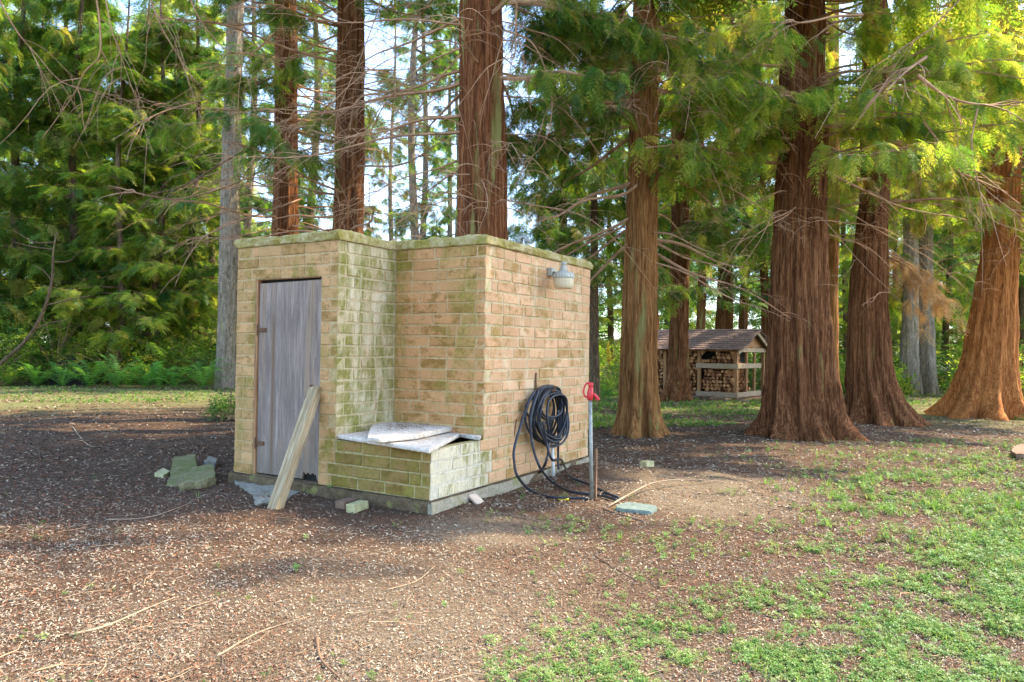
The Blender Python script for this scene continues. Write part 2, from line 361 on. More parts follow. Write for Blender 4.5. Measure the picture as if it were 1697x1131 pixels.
# scatter: a vertex cloud whose points carry small meshes through one geometry node tree
def scatter_group(name, protos):
    col = bpy.data.collections.new(name+'_pieces')
    for i, me in enumerate(protos): col.objects.link(bpy.data.objects.new('%s_piece_%02d' % (name, i), me))
    g = bpy.data.node_groups.new(name, 'GeometryNodeTree')
    g.interface.new_socket('Geometry', in_out='INPUT', socket_type='NodeSocketGeometry'); g.interface.new_socket('Geometry', in_out='OUTPUT', socket_type='NodeSocketGeometry')
    N = g.nodes; L = g.links
    i = N.new('NodeGroupInput'); o = N.new('NodeGroupOutput'); ip = N.new('GeometryNodeInstanceOnPoints'); ci = N.new('GeometryNodeCollectionInfo')
    ci.inputs['Collection'].default_value = col; ci.inputs['Separate Children'].default_value = True; ci.inputs['Reset Children'].default_value = True
    def na(nm, ty):
        k = N.new('GeometryNodeInputNamedAttribute'); k.data_type = ty; k.inputs['Name'].default_value = nm; return k.outputs['Attribute']
    L.new(i.outputs[0], ip.inputs['Points']); L.new(ci.outputs[0], ip.inputs['Instance']); ip.inputs['Pick Instance'].default_value = True
    L.new(na('idx', 'INT'), ip.inputs['Instance Index'])
    er = N.new('FunctionNodeEulerToRotation'); L.new(na('rot', 'FLOAT_VECTOR'), er.inputs[0]); L.new(er.outputs[0], ip.inputs['Rotation'])
    L.new(na('scl', 'FLOAT'), ip.inputs['Scale']); L.new(ip.outputs[0], o.inputs[0])
    return g, len(protos)
def cloud_mesh(name, P, rot, scl, nk):
    me = bpy.data.meshes.new(name); n = len(P); me.vertices.add(n)
    me.vertices.foreach_set('co', np.asarray(P, np.float32).ravel())
    me.attributes.new('rot', 'FLOAT_VECTOR', 'POINT').data.foreach_set('vector', np.asarray(rot, np.float32).ravel())
    me.attributes.new('scl', 'FLOAT', 'POINT').data.foreach_set('value', np.asarray(scl, np.float32))
    me.attributes.new('idx', 'INT', 'POINT').data.foreach_set('value', rng.integers(0, nk, n).astype(np.int32))
    return me
def scatter(name, P, rot, scl, grp, parent=None):
    me = cloud_mesh(name, P, rot, scl, grp[1]); o = link(name, me)
    if parent is not None: set_parent(o, parent)
    md = o.modifiers.new('pieces', 'NODES'); md.node_group = grp[0]; return o

def tri_mesh(name, tris, mat):
    V = np.array(tris, float).reshape(-1, 3); me = bpy.data.meshes.new(name)
    me.from_pydata(V.tolist(), [], [(i, i+1, i+2) for i in range(0, len(V), 3)]); me.materials.append(mat); return me
def cedar_spray(L=1., nb=13, droop=.35, sub=4, wide=.42, lw=.035):
    T = []
    def rach(t): return np.array([L*t, .02*math.sin(5*t)*L, -droop*L*t*t])
    for i in range(nb*2):
        t = .08+.9*i/(nb*2); sd_ = 1 if i % 2 else -1; b = rach(t); l = L*wide*(math.sin(math.pi*min(1, t*.9+.15))**.7)*rng.uniform(.75, 1.15)
        ang = R(rng.uniform(38, 58)); d = np.array([math.cos(ang), sd_*math.sin(ang), -.25*rng.uniform(.3, 1.6)]); d /= np.linalg.norm(d)
        q = np.cross(d, [0, 0, 1]); q /= np.linalg.norm(q); w_ = lw*L*.55
        T += [b-q*w_*.5, b+q*w_*.5, b+d*l+np.array([0, 0, -.12*l])]
        for k in range(sub):
            s_ = .2+.75*k/sub; bb = b+d*l*s_+np.array([0, 0, -.12*l*s_*s_]); ls = l*.36*(1.1-s_)+.03*L
            for e in (1, -1):
                dd = d*.75+q*e*.75+np.array([0, 0, rng.uniform(-.35, .05)]); dd /= np.linalg.norm(dd)
                q2 = np.cross(dd, [0, 0, 1]); q2 /= np.linalg.norm(q2)+1e-6
                T += [bb-q2*lw*L*.35, bb+q2*lw*L*.35, bb+dd*ls]
    return T
def fir_spray(L=1., nb=9, wide=.35, lw=.05):
    T = []
    for i in range(nb*2):
        t = .1+.88*i/(nb*2); e = 1 if i % 2 else -1; b = np.array([L*t, 0, -.15*L*t*t]); l = L*wide*(1.15-t)*rng.uniform(.7, 1.2)
        a = R(rng.uniform(40, 65)); d = np.array([math.cos(a), e*math.sin(a), rng.uniform(-.35, .1)]); d /= np.linalg.norm(d)
        q = np.cross(d, [0, 0, 1]); q /= np.linalg.norm(q)
        T += [b-q*lw*L*.5, b+q*lw*L*.5, b+d*l]
        for k in (0.35, .65):
            for e2 in (1, -1):
                dd = d+q*e2*.8; dd /= np.linalg.norm(dd); bb = b+d*l*k; T += [bb-d*lw*L*.4, bb+d*lw*L*.4, bb+dd*l*.4]
    return T
def needle_spray(L=1.):      # hanging dead brown strings
    T = []
    for i in range(26):
        a = rng.uniform(-.5, .5); b = np.array([rng.uniform(0, .4)*L, a*.2*L, 0]); d = np.array([1, a, -rng.uniform(.1, .5)]); d /= np.linalg.norm(d)
        q = np.array([-d[1], d[0], 0]); l = L*rng.uniform(.4, .9); T += [b-q*.008*L, b+q*.008*L, b+d*l]
        for k in range(4):
            bb = b+d*l*(.25+.17*k); dd = d+q*rng.choice([-1, 1])*.8; dd /= np.linalg.norm(dd); T += [bb-q*.006*L, bb+q*.006*L, bb+dd*l*.2+np.array([0, 0, -.05*L])]
    return T
def broad_spray(L=1.):       # little oval leaves on a shoot
    T = []
    for i in range(22):
        t = rng.uniform(.1, 1); b = np.array([L*t, rng.normal(0, .14)*L, rng.normal(0, .10)*L-.1*t*t*L]); a = rng.uniform(0, 6.28); s_ = .085*L*rng.uniform(.6, 1.2)
        u = np.array([math.cos(a), math.sin(a), rng.uniform(-.5, .5)]); u /= np.linalg.norm(u); q = np.cross(u, [0, 0, 1]); q /= np.linalg.norm(q)
        T += [b-u*s_, b+q*s_*.5, b+u*s_, b-u*s_, b+u*s_, b-q*s_*.5]
    return T
GR = {}
GR['cedar'] = scatter_group('cedar_foliage', [tri_mesh('spray', cedar_spray(1, 8, d_, 3, .38, .05), MAT['leaf_cedar']) for d_ in (.25, .6, .9)])
GR['cedar_bright'] = scatter_group('bright_foliage', [tri_mesh('spray', cedar_spray(1, 8, d_, 3, .38, .05), MAT['leaf_bright']) for d_ in (.3, .6, .9)])
GR['gold'] = scatter_group('gold_foliage', [tri_mesh('spray', cedar_spray(1, 8, d_, 3, .38, .05), MAT['leaf_gold']) for d_ in (.3, .8)])
GR['fir'] = scatter_group('fir_foliage', [tri_mesh('spray', fir_spray(), MAT['leaf_fir']) for _ in range(3)])
GR['far_bright'] = scatter_group('far_bright_foliage', [tri_mesh('spray', fir_spray(), MAT['leaf_bright']) for _ in range(3)])
GR['dead'] = scatter_group('dead_foliage', [tri_mesh('spray', needle_spray(), MAT['leaf_dead']) for _ in range(2)])
GR['broad'] = scatter_group('broad_foliage', [tri_mesh('spray', broad_spray(), MAT['leaf_bright']) for _ in range(3)])
GR['broad_dark'] = scatter_group('broad_dark_foliage', [tri_mesh('spray', broad_spray(), MAT['leaf_fir']) for _ in range(3)])

#@@STRUCT
# ------------------------------------------------------------------ ground
def ground():
    # one sheet: fine near the pump house, coarse to the horizon
    def axis(c, fine, lo, hi):
        a = list(np.arange(lo, hi+fine/2, fine)); s_ = fine; x = a[0]; left = []
        while x > c-900: s_ *= 1.22; x -= s_; left.append(x)
        x = a[-1]; s_ = fine; right = []
        while x < c+900: s_ *= 1.22; x += s_; right.append(x)
        return np.array(left[::-1]+a+right)
    xs = axis(3, .06, -4, 9); ys = axis(3, .06, -4.6, 9); X, Y = np.meshgrid(xs, ys); Z = gh(X, Y)
    fade = np.exp(-((X-3)**2+(Y-2)**2)/900.); fl = -0.115+(Z+.115)*np.maximum(fade, .0)
    Z = fl
    V = np.stack([X, Y, Z], -1).reshape(-1, 3)
    inr = (np.abs(V[:, 0]-2.5) < 7) & (np.abs(V[:, 1]-2) < 7.5)
    for i in np.nonzero(inr)[0]:
        x, y = V[i, 0], V[i, 1]
        V[i, 2] += .007*noise.fractal(Vector((x*6, y*6, 0)), 1, 2, 3)
    nx = len(xs); ny = len(ys)
    f = [(j*nx+i, j*nx+i+1, (j+1)*nx+i+1, (j+1)*nx+i) for j in range(ny-1) for i in range(nx-1)]
    mb = MB(); mb.add(V, f)
    m = M('forest_floor'); co = m.coord('world')
    n1 = m.noise(1.0, co, 6, .62, .3); n2 = m.noise(14, co, 6, .72); n3 = m.noise(95, co, 4, .75)
    duff = m.ramp(n3, (.30, (.028, .018, .010)), (.48, (.085, .050, .028)), (.62, (.16, .10, .06)), (.75, (.34, .26, .17)))
    sand = m.ramp(n3, (.30, (.07, .05, .028)), (.5, (.18, .13, .08)), (.72, (.34, .27, .17)))
    gp = m.n('SeparateXYZ'); m.l(m.n('NewGeometry').outputs['Position'], gp.inputs[0])
    def blob(cx, cy, r0, r1):
        d = m.n('VectorMath', operation='DISTANCE'); cb = m.n('CombineXYZ'); m.l(gp.outputs[0], cb.inputs[0]); m.l(gp.outputs[1], cb.inputs[1])
        m.l(cb.outputs[0], d.inputs[0]); d.inputs[1].default_value = (cx, cy, 0)
        k = m.n('MapRange'); k.inputs[1].default_value = r1; k.inputs[2].default_value = r0; m.l(d.outputs['Value'], k.inputs[0]); return k.outputs[0]
    def add_noise(v, lo, hi): return m.step(m.math('ADD', v, m.math('SUBTRACT', n2, .5)), lo, hi)
    p1 = G(1180, 810); p2 = G(820, 880); p3 = G(700, 1080)
    s_ = m.math('MAXIMUM', blob(p1.x, p1.y, .2, 1.5), m.math('MULTIPLY', blob(p2.x, p2.y, .1, .9), .9)); s_ = m.math('MAXIMUM', s_, m.math('MULTIPLY', blob(p3.x, p3.y, .4, 2.6), .75))
    c = m.mix(add_noise(s_, .25, .75), duff, sand)
    c = m.mix(m.math('MULTIPLY', m.step(n1, .55, .7), .45), c, sand)
    # far green ground under the grass
    far = m.n('MapRange'); dd = m.n('VectorMath', operation='DISTANCE'); m.l(m.n('NewGeometry').outputs['Position'], dd.inputs[0]); dd.inputs[1].default_value = tuple(CAM)
    far.inputs[1].default_value = 15.; far.inputs[2].default_value = 19.; m.l(dd.outputs['Value'], far.inputs[0])
    grn = m.ramp(n2, (.35, (.10, .11, .04)), (.65, (.22, .25, .08)))
    c = m.mix(m.math('MULTIPLY', m.math('MULTIPLY', far.outputs[0], m.step(n1, .3, .5)), .75), c, grn)
    mat = m.pbr(c, .95, m.bump(m.math('ADD', n3, n2), .9, .02), 0, .1)
    o = mb.build('ground', mat, None, True); tag(o, kind='structure'); return o
ground()

# ------------------------------------------------------------------ pump house
house = empty('pump_house', (0, 0, -.1)); tag(house, 'small mossy buff brick pump house with a notched corner and flat concrete roof', 'shed')
def brick_specs():
    out = []
    def wall(key, org, u, n, u0, u1, rows, own0, own1, phase, hole=None):
        for r in rows:
            ev = r % 2 == 0; a = u0 if (own0 is None or ev == own0) else u0+.098; b = u1 if (own1 is None or ev == own1) else u1-.098
            spans = [(a, b)]
            if hole and r*CH < hole[2]-.02: spans = [(a, hole[0]), (hole[1], b)]
            for a_, b_ in spans:
                x = a_; first = True
                off = random.choice((.305, .203, .152) if ev else (.102, .203, .305))
                while x < b_-.02:
                    l = off if first else .305
                    if random.random() < .10: l = random.choice((.203, .152, .102))
                    if b_-(x+l) < .07: l = b_-x
                    l = min(l, b_-x); out.append((key, org, u, n, x, x+l, r)); x += l; first = False
    wall('front', (0, 0), (1, 0), (0, -1), 0, A, range(4, NR), None, True, 0, (.262, 1.118, 18*CH))
    wall('front_low', (0, 0), (1, 0), (0, -1), 0, HX, range(0, 4), None, True, 0, (.262, 1.118, 18*CH))
    wall('notch', (A, 0), (0, 1), (1, 0), 0, D2, range(4, NR), False, None, 1)
    wall('back', (0, D2), (1, 0), (0, -1), A, HX, range(4, NR), None, False, 1)
    wall('right', (HX, 0), (0, 1), (1, 0), D2, DD, range(4, NR), True, None, 0)
    wall('right_low', (HX, 0), (0, 1), (1, 0), 0, DD, range(0, 4), False, None, 1)
    return out
specs = brick_specs()
def spec_area(s_):
    key, org, u, n, a, b, r = s_; c = []
    for uu in (a, b): c.append((org[0]+u[0]*uu, org[1]+u[1]*uu))
    x0, y0, _ = project(np.array([c[0][0], c[1][0]]), np.array([c[0][1], c[1][1]]), np.array([r*CH, r*CH])); return abs(x0[1]-x0[0])
specs.sort(key=spec_area, reverse=True)
bcache = {}
def brick_mesh(l, key, v):
    k = (round(l, 3), key, v)
    if k not in bcache:
        mb = MB(); mb.box((0.006, -.092, .006), (l-.006, 0, CH-.007), bev=.006, jit=.0022); bcache[k] = mb.mesh('brick', MAT[key])
    return bcache[k]
small = {}
def brick_material(key, mx, my, r):
    if key == 'front': return 'brick_left' if mx < .3 and r < 9 or mx < .12 else 'brick_front'
    if key == 'front_low': return 'brick_bench' if mx > A+.0 else ('brick_left' if mx < .3 else 'brick_front')
    if key == 'notch': return 'brick_front'
    if key in ('back', 'right'): return 'brick_back'
    return 'brick_bench' if my < D2+.1 else 'brick_low'
wallparts = {}
for key in ('front', 'notch', 'back', 'right'):
    pass
for i, (key, org, u, n, a, b, r) in enumerate(specs):
    mx, my = org[0]+u[0]*(a+b)/2, org[1]+u[1]*(a+b)/2
    mk = brick_material(key, mx, my, r); pr = random.uniform(-.003, .003)
    # local x along u, local -y outward normal... build rotation so +y local is the outward normal
    x3 = Vector((u[0], u[1], 0)); y3 = Vector((n[0], n[1], 0)); z3 = Vector((0, 0, 1))
    flip = x3.cross(y3).z < 0
    st = Vector((org[0]+u[0]*a, org[1]+u[1]*a, r*CH))
    if flip: st = Vector((org[0]+u[0]*b, org[1]+u[1]*b, r*CH)); x3 = -x3
    st += y3*pr
    Mx = Matrix(((x3.x, y3.x, 0, st.x), (x3.y, y3.y, 0, st.y), (0, 0, 1, st.z), (0, 0, 0, 1)))
    if i < 296:
        o = link('brick', brick_mesh(b-a, mk, i % 3), house); o.matrix_parent_inverse = Matrix.Translation((0, 0, .1)); o.matrix_basis = Mx
    else:
        mb = small.setdefault(mk, MB()); mb.box((.005, -.092, .005), (b-a-.005, 0, CH-.0055), M4=Mx, bev=.005)
for k, mb in small.items(): tag(mb.build('small_bricks', MAT[k], house), kind='stuff')
# unseen left and rear walls of brick, joined
mb = MB()
for r in range(NR):
    x = .0 if r % 2 else -.15
    while x < DD-.1:
        a, b = max(x, .1), min(x+.305, DD)
        if b-a > .04: mb.box((.0, a+.005, r*CH+.005), (.09, b-.005, r*CH+CH-.005), bev=.005)
        x += .305
    x = .1
    while x < HX-.1:
        a, b = x, min(x+.305, HX-.1)
        if b-a > .04: mb.box((a+.005, DD-.09, r*CH+.005), (b-.005, DD+.001, r*CH+CH-.005), bev=.005)
        x += .305
tag(mb.build('rear_bricks', MAT['brick_left'], house), kind='stuff')
# mortar bed just behind the brick faces
mb = MB(); q = .006; t = .085
for lo, hi in (((q, q, 0), (.262, t, HW)), ((1.118, q, 0), (A-q, t, HW)), ((.262, q+.001, 18*CH), (1.118, t, HW)),
               ((A-t, t+.001, 0), (A-q, D2+t, HW)), ((A-q-.001, D2+q, 4*CH), (HX-t, D2+t, HW)), ((HX-t, D2+q+.001, 0), (HX-q, DD-q, HW)),
               ((q+.001, t+.001, 0), (t, DD-q-.002, HW)), ((t, DD-t, 0), (HX-t, DD-q-.001, HW))):
    mb.box(lo, hi)
mb.build('mortar', MAT['mortar'], house)
mb = MB(); mb.box((A-q+.001, q+.0015, 0), (HX-t, t, 4*CH-.004)); mb.box((HX-t+.001, q+.002, 0), (HX-q, D2+q-.002, 4*CH-.004)); mb.build('mortar', MAT['mossy_mortar'], house)
# footing
mb = MB()
foot = [(-.03, -.035), (HX+.03, -.035), (HX+.03, DD+.04), (-.03, DD+.04)]
mb.prism(foot, -.30, -.004); f_ = mb.build('footing', MAT['footing'], house)
rough_up(f_, .022, 4, 24, 4)
mb = MB(); mb.prism([(HX+.008, -.03), (HX+.040, -.03), (HX+.036, DD+.04), (HX+.008, DD+.04)], -.3, -.010); f_ = mb.build('footing', MAT['footing_pale'], house); rough_up(f_, .012, 5, 16, 9)
# roof slab with notch, mossy rough edge
o_ = .018
mb = MB(); roof = [(-o_, -o_), (A+o_, -o_), (A+o_, D2-o_), (HX+o_, D2-o_), (HX+o_, DD+o_), (-o_, DD+o_)]
def densify(poly, st=.05):
    out = []
    for i in range(len(poly)):
        a = np.array(poly[i], float); b = np.array(poly[(i+1) % len(poly)], float); n = max(1, int(np.linalg.norm(b-a)/st))
        out += [tuple(a+(b-a)*k/n) for k in range(n)]
    return out
dp = densify(roof, .035)
V = []; L_ = len(dp)
for zi, (dz, ins) in enumerate(((0.002, .012), (.012, 0), (.05, -.003), (.082, .0), (.1, .018), (.108, .07))):
    for x, y in dp:
        cx, cy = .9, 1.5; nrm = 1
        vx, vy = (x-cx), (y-cy); l = math.hypot(vx, vy)
        nz = noise.fractal(Vector((x*4, y*4, dz*14)), 1, 2, 4); n2_ = noise.fractal(Vector((x*14, y*14, dz*40)), 1, 2, 3)
        V.append((x-vx/l*(ins)+vx/l*(nz*.016+n2_*.012), y-vy/l*ins+vy/l*(nz*.016+n2_*.012), HW+dz*.88+(nz*.012+n2_*.010)*(zi/5)))
f = [(k*L_+i, k*L_+(i+1) % L_, (k+1)*L_+(i+1) % L_, (k+1)*L_+i) for k in range(5) for i in range(L_)]
mb.add(V, f+[tuple(range(L_-1, -1, -1)), tuple(range(5*L_, 6*L_))]); rf = mb.build('roof', MAT['coping'], house)
# door
DL, DR, DZ0, DZ1 = .302, 1.108, .02, 17.72*CH
mb = MB(); n = 46; pts = []
for i in range(n+1):
    x = DL+(DR-DL)*i/n; zb = DZ0+.012*abs(noise.noise(Vector((x*40, 0, 0))))+(.055+.01*math.sin(i*2) if .915 < x < 1.09 else 0); pts.append((x, zb))
V = []
for yy in (.022, .048):
    for x, zb in pts: V.append((x, yy, zb))
    for x, zb in pts: V.append((x, yy, DZ1-.012*(DR-x)/(DR-DL)))
nn = n+1; f = []
for i in range(n):
    f += [(i, i+1, nn+i+1, nn+i), (2*nn+i+1, 2*nn+i, 3*nn+i, 3*nn+i+1), (i+1, i, 2*nn+i, 2*nn+i+1), (nn+i, nn+i+1, 3*nn+i+1, 3*nn+i)]
f += [(0, nn, 3*nn, 2*nn), (n, 2*nn+n, 3*nn+n, nn+n)]
mb.add(V, f); door = mb.build('door', MAT['door'], house)
for zz in (1.36, .30):
    mb = MB(); mb.box((DL-.03, .006, zz-.05), (DL-.008, .018, zz+.05), bev=.002); mb.box((DL-.004, .008, zz-.019), (DL+.10, .0215, zz+.019), bev=.002)
    mb.tube([(DL-.006, .004, zz-.055), (DL-.006, .004, zz+.055)], .007, 8)
    h = mb.build('hinge', MAT['rust'], door)
mb = MB(); mb.tube([(1.0, .03, .86), (1.0, .012, .86), (1.0, .006, .86)], [.012, .013, .005], 10); mb.tube([(.985, .008, .862), (1.03, .004, .866)], .004, 6)
mb.build('latch', MAT['rust'], door)
mb = MB()
for zz in (.12, .62, 1.1, 1.6):
    for xx_ in (.36, .58, .80, 1.03): mb.tube([(xx_, .024, zz+.01*math.sin(xx_*40)), (xx_, .0205, zz+.01*math.sin(xx_*40))], .0045, 6)
mb.build('nails', MAT['rust'], door)
MAT['doorframe'] = wood_mat('door_frame_wood', (.16, .07, .03), (.34, .17, .07), (.5, .28, .13), (40, 40, 3), 'world')
mb = MB(); mb.box((.266, .004, .0), (.297, .06, 17.9*CH), bev=.003); mb.box((.266, .008, 17.9*CH+.001), (1.114, .06, 18*CH-.003), bev=.002)
mb.box((1.1095, .03, .0), (1.117, .07, 17.9*CH)); mb.build('door_frame', MAT['doorframe'], house)
mb = MB(); mb.box((.262, .062, -.002), (1.118, .075, 17.95*CH)); mb.build('dark_back', MAT['dark'], house)  # near-black sheet painted as the shade behind the door
mb = MB(); mb.box((.2635, -.01, -.004), (1.1165, .06, .010), bev=.003); s0 = mb.build('sill', MAT['footing'], house); rough_up(s0, .006, 20, 6)
# vent gooseneck on the roof
pv = on_z(868, 405, HW+.1); 
mb = MB(); c0 = Vector((pv.x-.3, pv.y+.32, HW+.09)); c0 = Vector((1.95, 2.35, HW+.09))
def near_px(px, z):   # a roof point seen in this photo column
    best = None
    for yy in np.linspace(1.2, 2.6, 40):
        for xx in np.linspace(1.2, 2.2, 30):
            u_, v_, _ = project(xx, yy, z); e = abs(u_-px)+abs(v_-408)*.3
            if best is None or e < best[0]: best = (e, xx, yy)
    return best[1:]
xx, yy = near_px(873, HW+.1)
pth = [(xx, yy, HW+.05), (xx, yy, HW+.17), (xx-.01, yy, HW+.2), (xx-.045, yy, HW+.222), (xx-.085, yy, HW+.20), (xx-.095, yy, HW+.165)]
mb.tube(spline(pth, 5), .027, 12); mb.tube([(xx, yy, HW+.155), (xx, yy, HW+.185)], .034, 12); mb.tube([(xx-.09, yy, HW+.155), (xx-.091, yy, HW+.19)], .034, 12)
mb.build('vent_pipe', MAT['galv'], house, True)

# wall lamp
lx = HX
lp = on_x(934, 462, HX+.20); ly, lz = lp.y, lp.z
bp = on_x(913, 452, HX+.02)
lamp = empty('wall_lamp', (lx, bp.y, lz)); tag(lamp, 'grey yard lamp with ribbed cap and cream lens bowl high on the brick wall', 'lamp')
mb = MB(); mb.box((HX+.002, bp.y-.05, bp.z-.04), (HX+.06, bp.y+.05, bp.z+.045), bev=.006); mb.build('mount_box', MAT['lampmetal'], lamp)
mb = MB(); mb.tube(spline([(HX+.05, bp.y, bp.z+.0), (HX+.10, (bp.y+ly)/2, lz+.06), (HX+.2, ly, lz+.085)], 5), .014, 8); mb.build('arm', MAT['rust'], lamp, True)
mb = MB(); mb.lathe([(.02, .135), (.034, .13), (.036, .085), (.05, .072), (.09, .06), (.105, .042), (.112, .018), (.110, .002)], 48, Matrix.Translation((HX+.2, ly, lz)), lambda a: .02*np.sign(np.sin(a*24)))
mb.build('cap', MAT['lampmetal'], lamp)
mb = MB(); mb.lathe([(.016, .17), (.03, .165), (.033, .13)], 16, Matrix.Translation((HX+.2, ly, lz))); mb.build('photocell', MAT['lampmetal'], lamp, True)
mb = MB(); mb.lathe([(.106, 0), (.104, -.012), (.102, -.06), (.092, -.095), (.086, -.1)], 48, Matrix.Translation((HX+.2, ly, lz)), lambda a: .012*np.sin(a*30)); mb.build('lens', MAT['lens'], lamp, True)

# cover slabs on the brick bin
def slab(name, pix, z, th, label, tilt=None, jit=.004, mat='slab'):
    P = [on_z(a, b, z) for a, b in pix]; poly = densify([(p.x, p.y) for p in P], .03)
    poly = [(x+.006*noise.noise(Vector((x*30, y*30, 1))), y+.006*noise.noise(Vector((x*30, y*30, 5)))) for x, y in poly]
    cx = sum(p[0] for p in poly)/len(poly); cy = sum(p[1] for p in poly)/len(poly)
    tz = tilt or (lambda x, y: 0)
    n = len(poly); V = []
    for sc, dz in ((.985, -th), (1., -th+.006), (1.003, -th*.45), (1., -.006), (.985, 0.)):
        for x, y in poly:
            V.append((cx+(x-cx)*sc, cy+(y-cy)*sc, z+dz+tz(x, y)+.0025*noise.noise(Vector((x*25, y*25, dz*60)))))
    f = [(k*n+i, k*n+(i+1) % n, (k+1)*n+(i+1) % n, (k+1)*n+i) for k in range(4) for i in range(n)]+[tuple(range(n-1, -1, -1)), tuple(range(4*n, 5*n))]
    mb = MB(); mb.add(V, f); o = mb.build(name, MAT[mat]); return tag(o, label, 'concrete slab')
bt = 4*CH
slab('concrete_slab', [(559, 721), (712, 745), (768, 716), (700, 700), (655, 697)], bt+.040, .034, 'lower white concrete slab covering the brick bin, broken into a point')
slab('concrete_slab', [(762, 719), (795, 725), (799, 720), (798, 716), (770, 711), (740, 708)], bt+.038, .030, 'small white broken slab end at the wall beside the lower slab')
slab('concrete_slab', [(609, 724), (628, 726), (690, 720), (757, 706), (759, 699), (735, 697), (655, 692), (624, 694), (614, 708)], bt+.092, .042, 'upper chipped white slab littered with red needles, lying on the lower slab', lambda x, y: .0)
# red needle litter on the top slab
P = []
for _ in range(420):
    a, b = random.gauss(672, 24), 0; b = 706-(a-672)*.06+random.gauss(0, 3.6)
    if 625 < a < 740 and 694 < b < 716: p = on_z(a, b, bt+.098); P.append((p.x, p.y, p.z+random.uniform(-.003, .004)))
def flake_mesh(name, l, w_, mat, bend=.2):
    mb = MB(); mb.add([(-l/2, -w_/2, 0), (0, -w_*.6, bend*l*.3), (l/2, -w_*.25, 0), (l/2, w_*.25, .0), (0, w_*.6, bend*l*.3), (-l/2, w_/2, 0)], [(0, 1, 4, 5), (1, 2, 3, 4)]); return mb.mesh(name, mat)
def twig_mesh(name, l, r, mat, kink=.2):
    p = [(-l/2, 0, 0), (-l*.2, kink*l*.3, r), (l*.15, -kink*l*.15, r*1.4), (l/2, kink*l*.2, 0)]; mb = MB(); mb.tube(p, [r*.8, r, r*.8, r*.3], 3, False); return mb.mesh(name, mat)
LG = scatter_group('litter_pieces', [flake_mesh('flake', .016, .007, MAT['litter']), flake_mesh('flake', .011, .008, MAT['litter'], .6), flake_mesh('flake', .024, .005, MAT['litter']), twig_mesh('bit', .045, .0011, MAT['litter']), twig_mesh('bit', .03, .0014, MAT['litter'], .6)])
LR = scatter_group('needle_pieces', [flake_mesh('flake', .016, .007, MAT['litter_red']), flake_mesh('flake', .012, .008, MAT['litter_red'], .6), flake_mesh('flake', .026, .004, MAT['litter_red'], .4), twig_mesh('bit', .04, .0012, MAT['litter_red'])])
P = np.array(P); k = len(P)
tag(scatter('needle_litter', P, np.stack([rng.normal(0, .3, k), rng.normal(0, .3, k), rng.uniform(0, 6.28, k)], 1), rng.uniform(.5, 1.1, k), LR), kind='stuff')

# hose, hook, hydrant, pipe
HO = HX+.10
hk = on_x(892, 655, HX+.03)
mb = MB(); hb = on_x(889, 618, HX+.01)
mb.box((HX+.003, hb.y-.014, hk.z-.02), (HX+.010, hb.y+.014, hb.z), bev=.002)
c3 = on_x(903, 648, HX+.1)
mb.tube([(HX+.008, hb.y, hk.z+.0), (HX+.05, (hb.y+c3.y)/2, c3.z), (HX+.20, c3.y, c3.z), (HX+.22, c3.y, c3.z+.05)], .012, 8)
tag(mb.build('hose_hook', MAT['rust']), 'rusty iron hook and strap holding the black hose on the brick wall', 'hook')
hose = empty('garden_hose', (HO, c3.y, -.1)); tag(hose, 'black garden hose coiled on the wall hook with loops trailing on the ground', 'hose')
cL = on_x(876, 690, HO); cR = on_x(938, 690, HO); zT = on_x(903, 640, HO).z; zB = on_x(905, 742, HO).z
mb = MB(); cy = (cL.y+cR.y)/2; hw = (cR.y-cL.y)/2*.86; 
for i in range(16):
    a0 = random.uniform(0, 6.28); sw = hw*random.uniform(.62, 1.0); top = zT-random.uniform(0, .05)-(.05 if i % 3 == 0 else 0); bot = zB+random.uniform(0, .16)+(.2 if i in (3, 7, 10) else 0); oy = cy+random.uniform(-.05, .05)
    tilt = random.uniform(-.22, .22)*hw
    xo = HX+.035+.0105*i; pts = []
    for t in np.linspace(0, 2*math.pi, 30):
        zz = (top+bot)/2+(top-bot)/2*math.cos(t); wd = sw*abs(math.sin(t))**.85*(1 if math.sin(t) > 0 else -1)*(1+.12*math.cos(t+1))
        pts.append((xo+.012*math.sin(3*t+a0)+.02*(1-math.cos(t))*.5, oy+wd+tilt*(zz-top)*.8, zz))
    mb.tube(pts, .0115, 8, False)
mb.build('coil', MAT['rubber'], hose, True)
def hp(px, py, off=.12): p = on_x(px, py, HX+off); return (p.x, p.y, p.z)
def gp_(px, py, up=.020): p = G(px, py); return (p.x, p.y, p.z+up)
strands = [[hp(905, 642, .2), hp(884, 652, .22), hp(868, 690, .20), hp(853, 740, .22), hp(852, 765, .25), hp(858, 790, .36), gp_(880, 817), gp_(915, 828), gp_(975, 830)],
           [hp(893, 645, .24), hp(880, 690, .26), hp(882, 735, .28), hp(895, 775, .4), gp_(915, 803, .03), gp_(945, 818), gp_(1000, 826), gp_(1022, 833)],
           [hp(900, 700, .3), hp(906, 735, .3), hp(915, 762, .34), gp_(930, 778, .1), gp_(945, 795, .03), gp_(975, 806), gp_(1008, 822), gp_(1025, 829)],
           [gp_(798, 818), gp_(835, 812), gp_(862, 806), gp_(888, 793, .02), hp(903, 770, .22), hp(909, 745, .20), hp(908, 715, .16)],
           [hp(925, 680, .17), hp(925, 735, .12), hp(925, 768, .12), hp(926, 778, .14)]]
for s_ in strands:
    mb = MB(); mb.tube(spline(s_, 8), .0125, 8); mb.build('strand', MAT['rubber'], hose, True)
mb = MB(); a, b = gp_(925, 829, .016), gp_(943, 830, .016); mb.tube([a, b], .0165, 10); mb.build('yellow_tape', MAT['yellow'], hose, True)

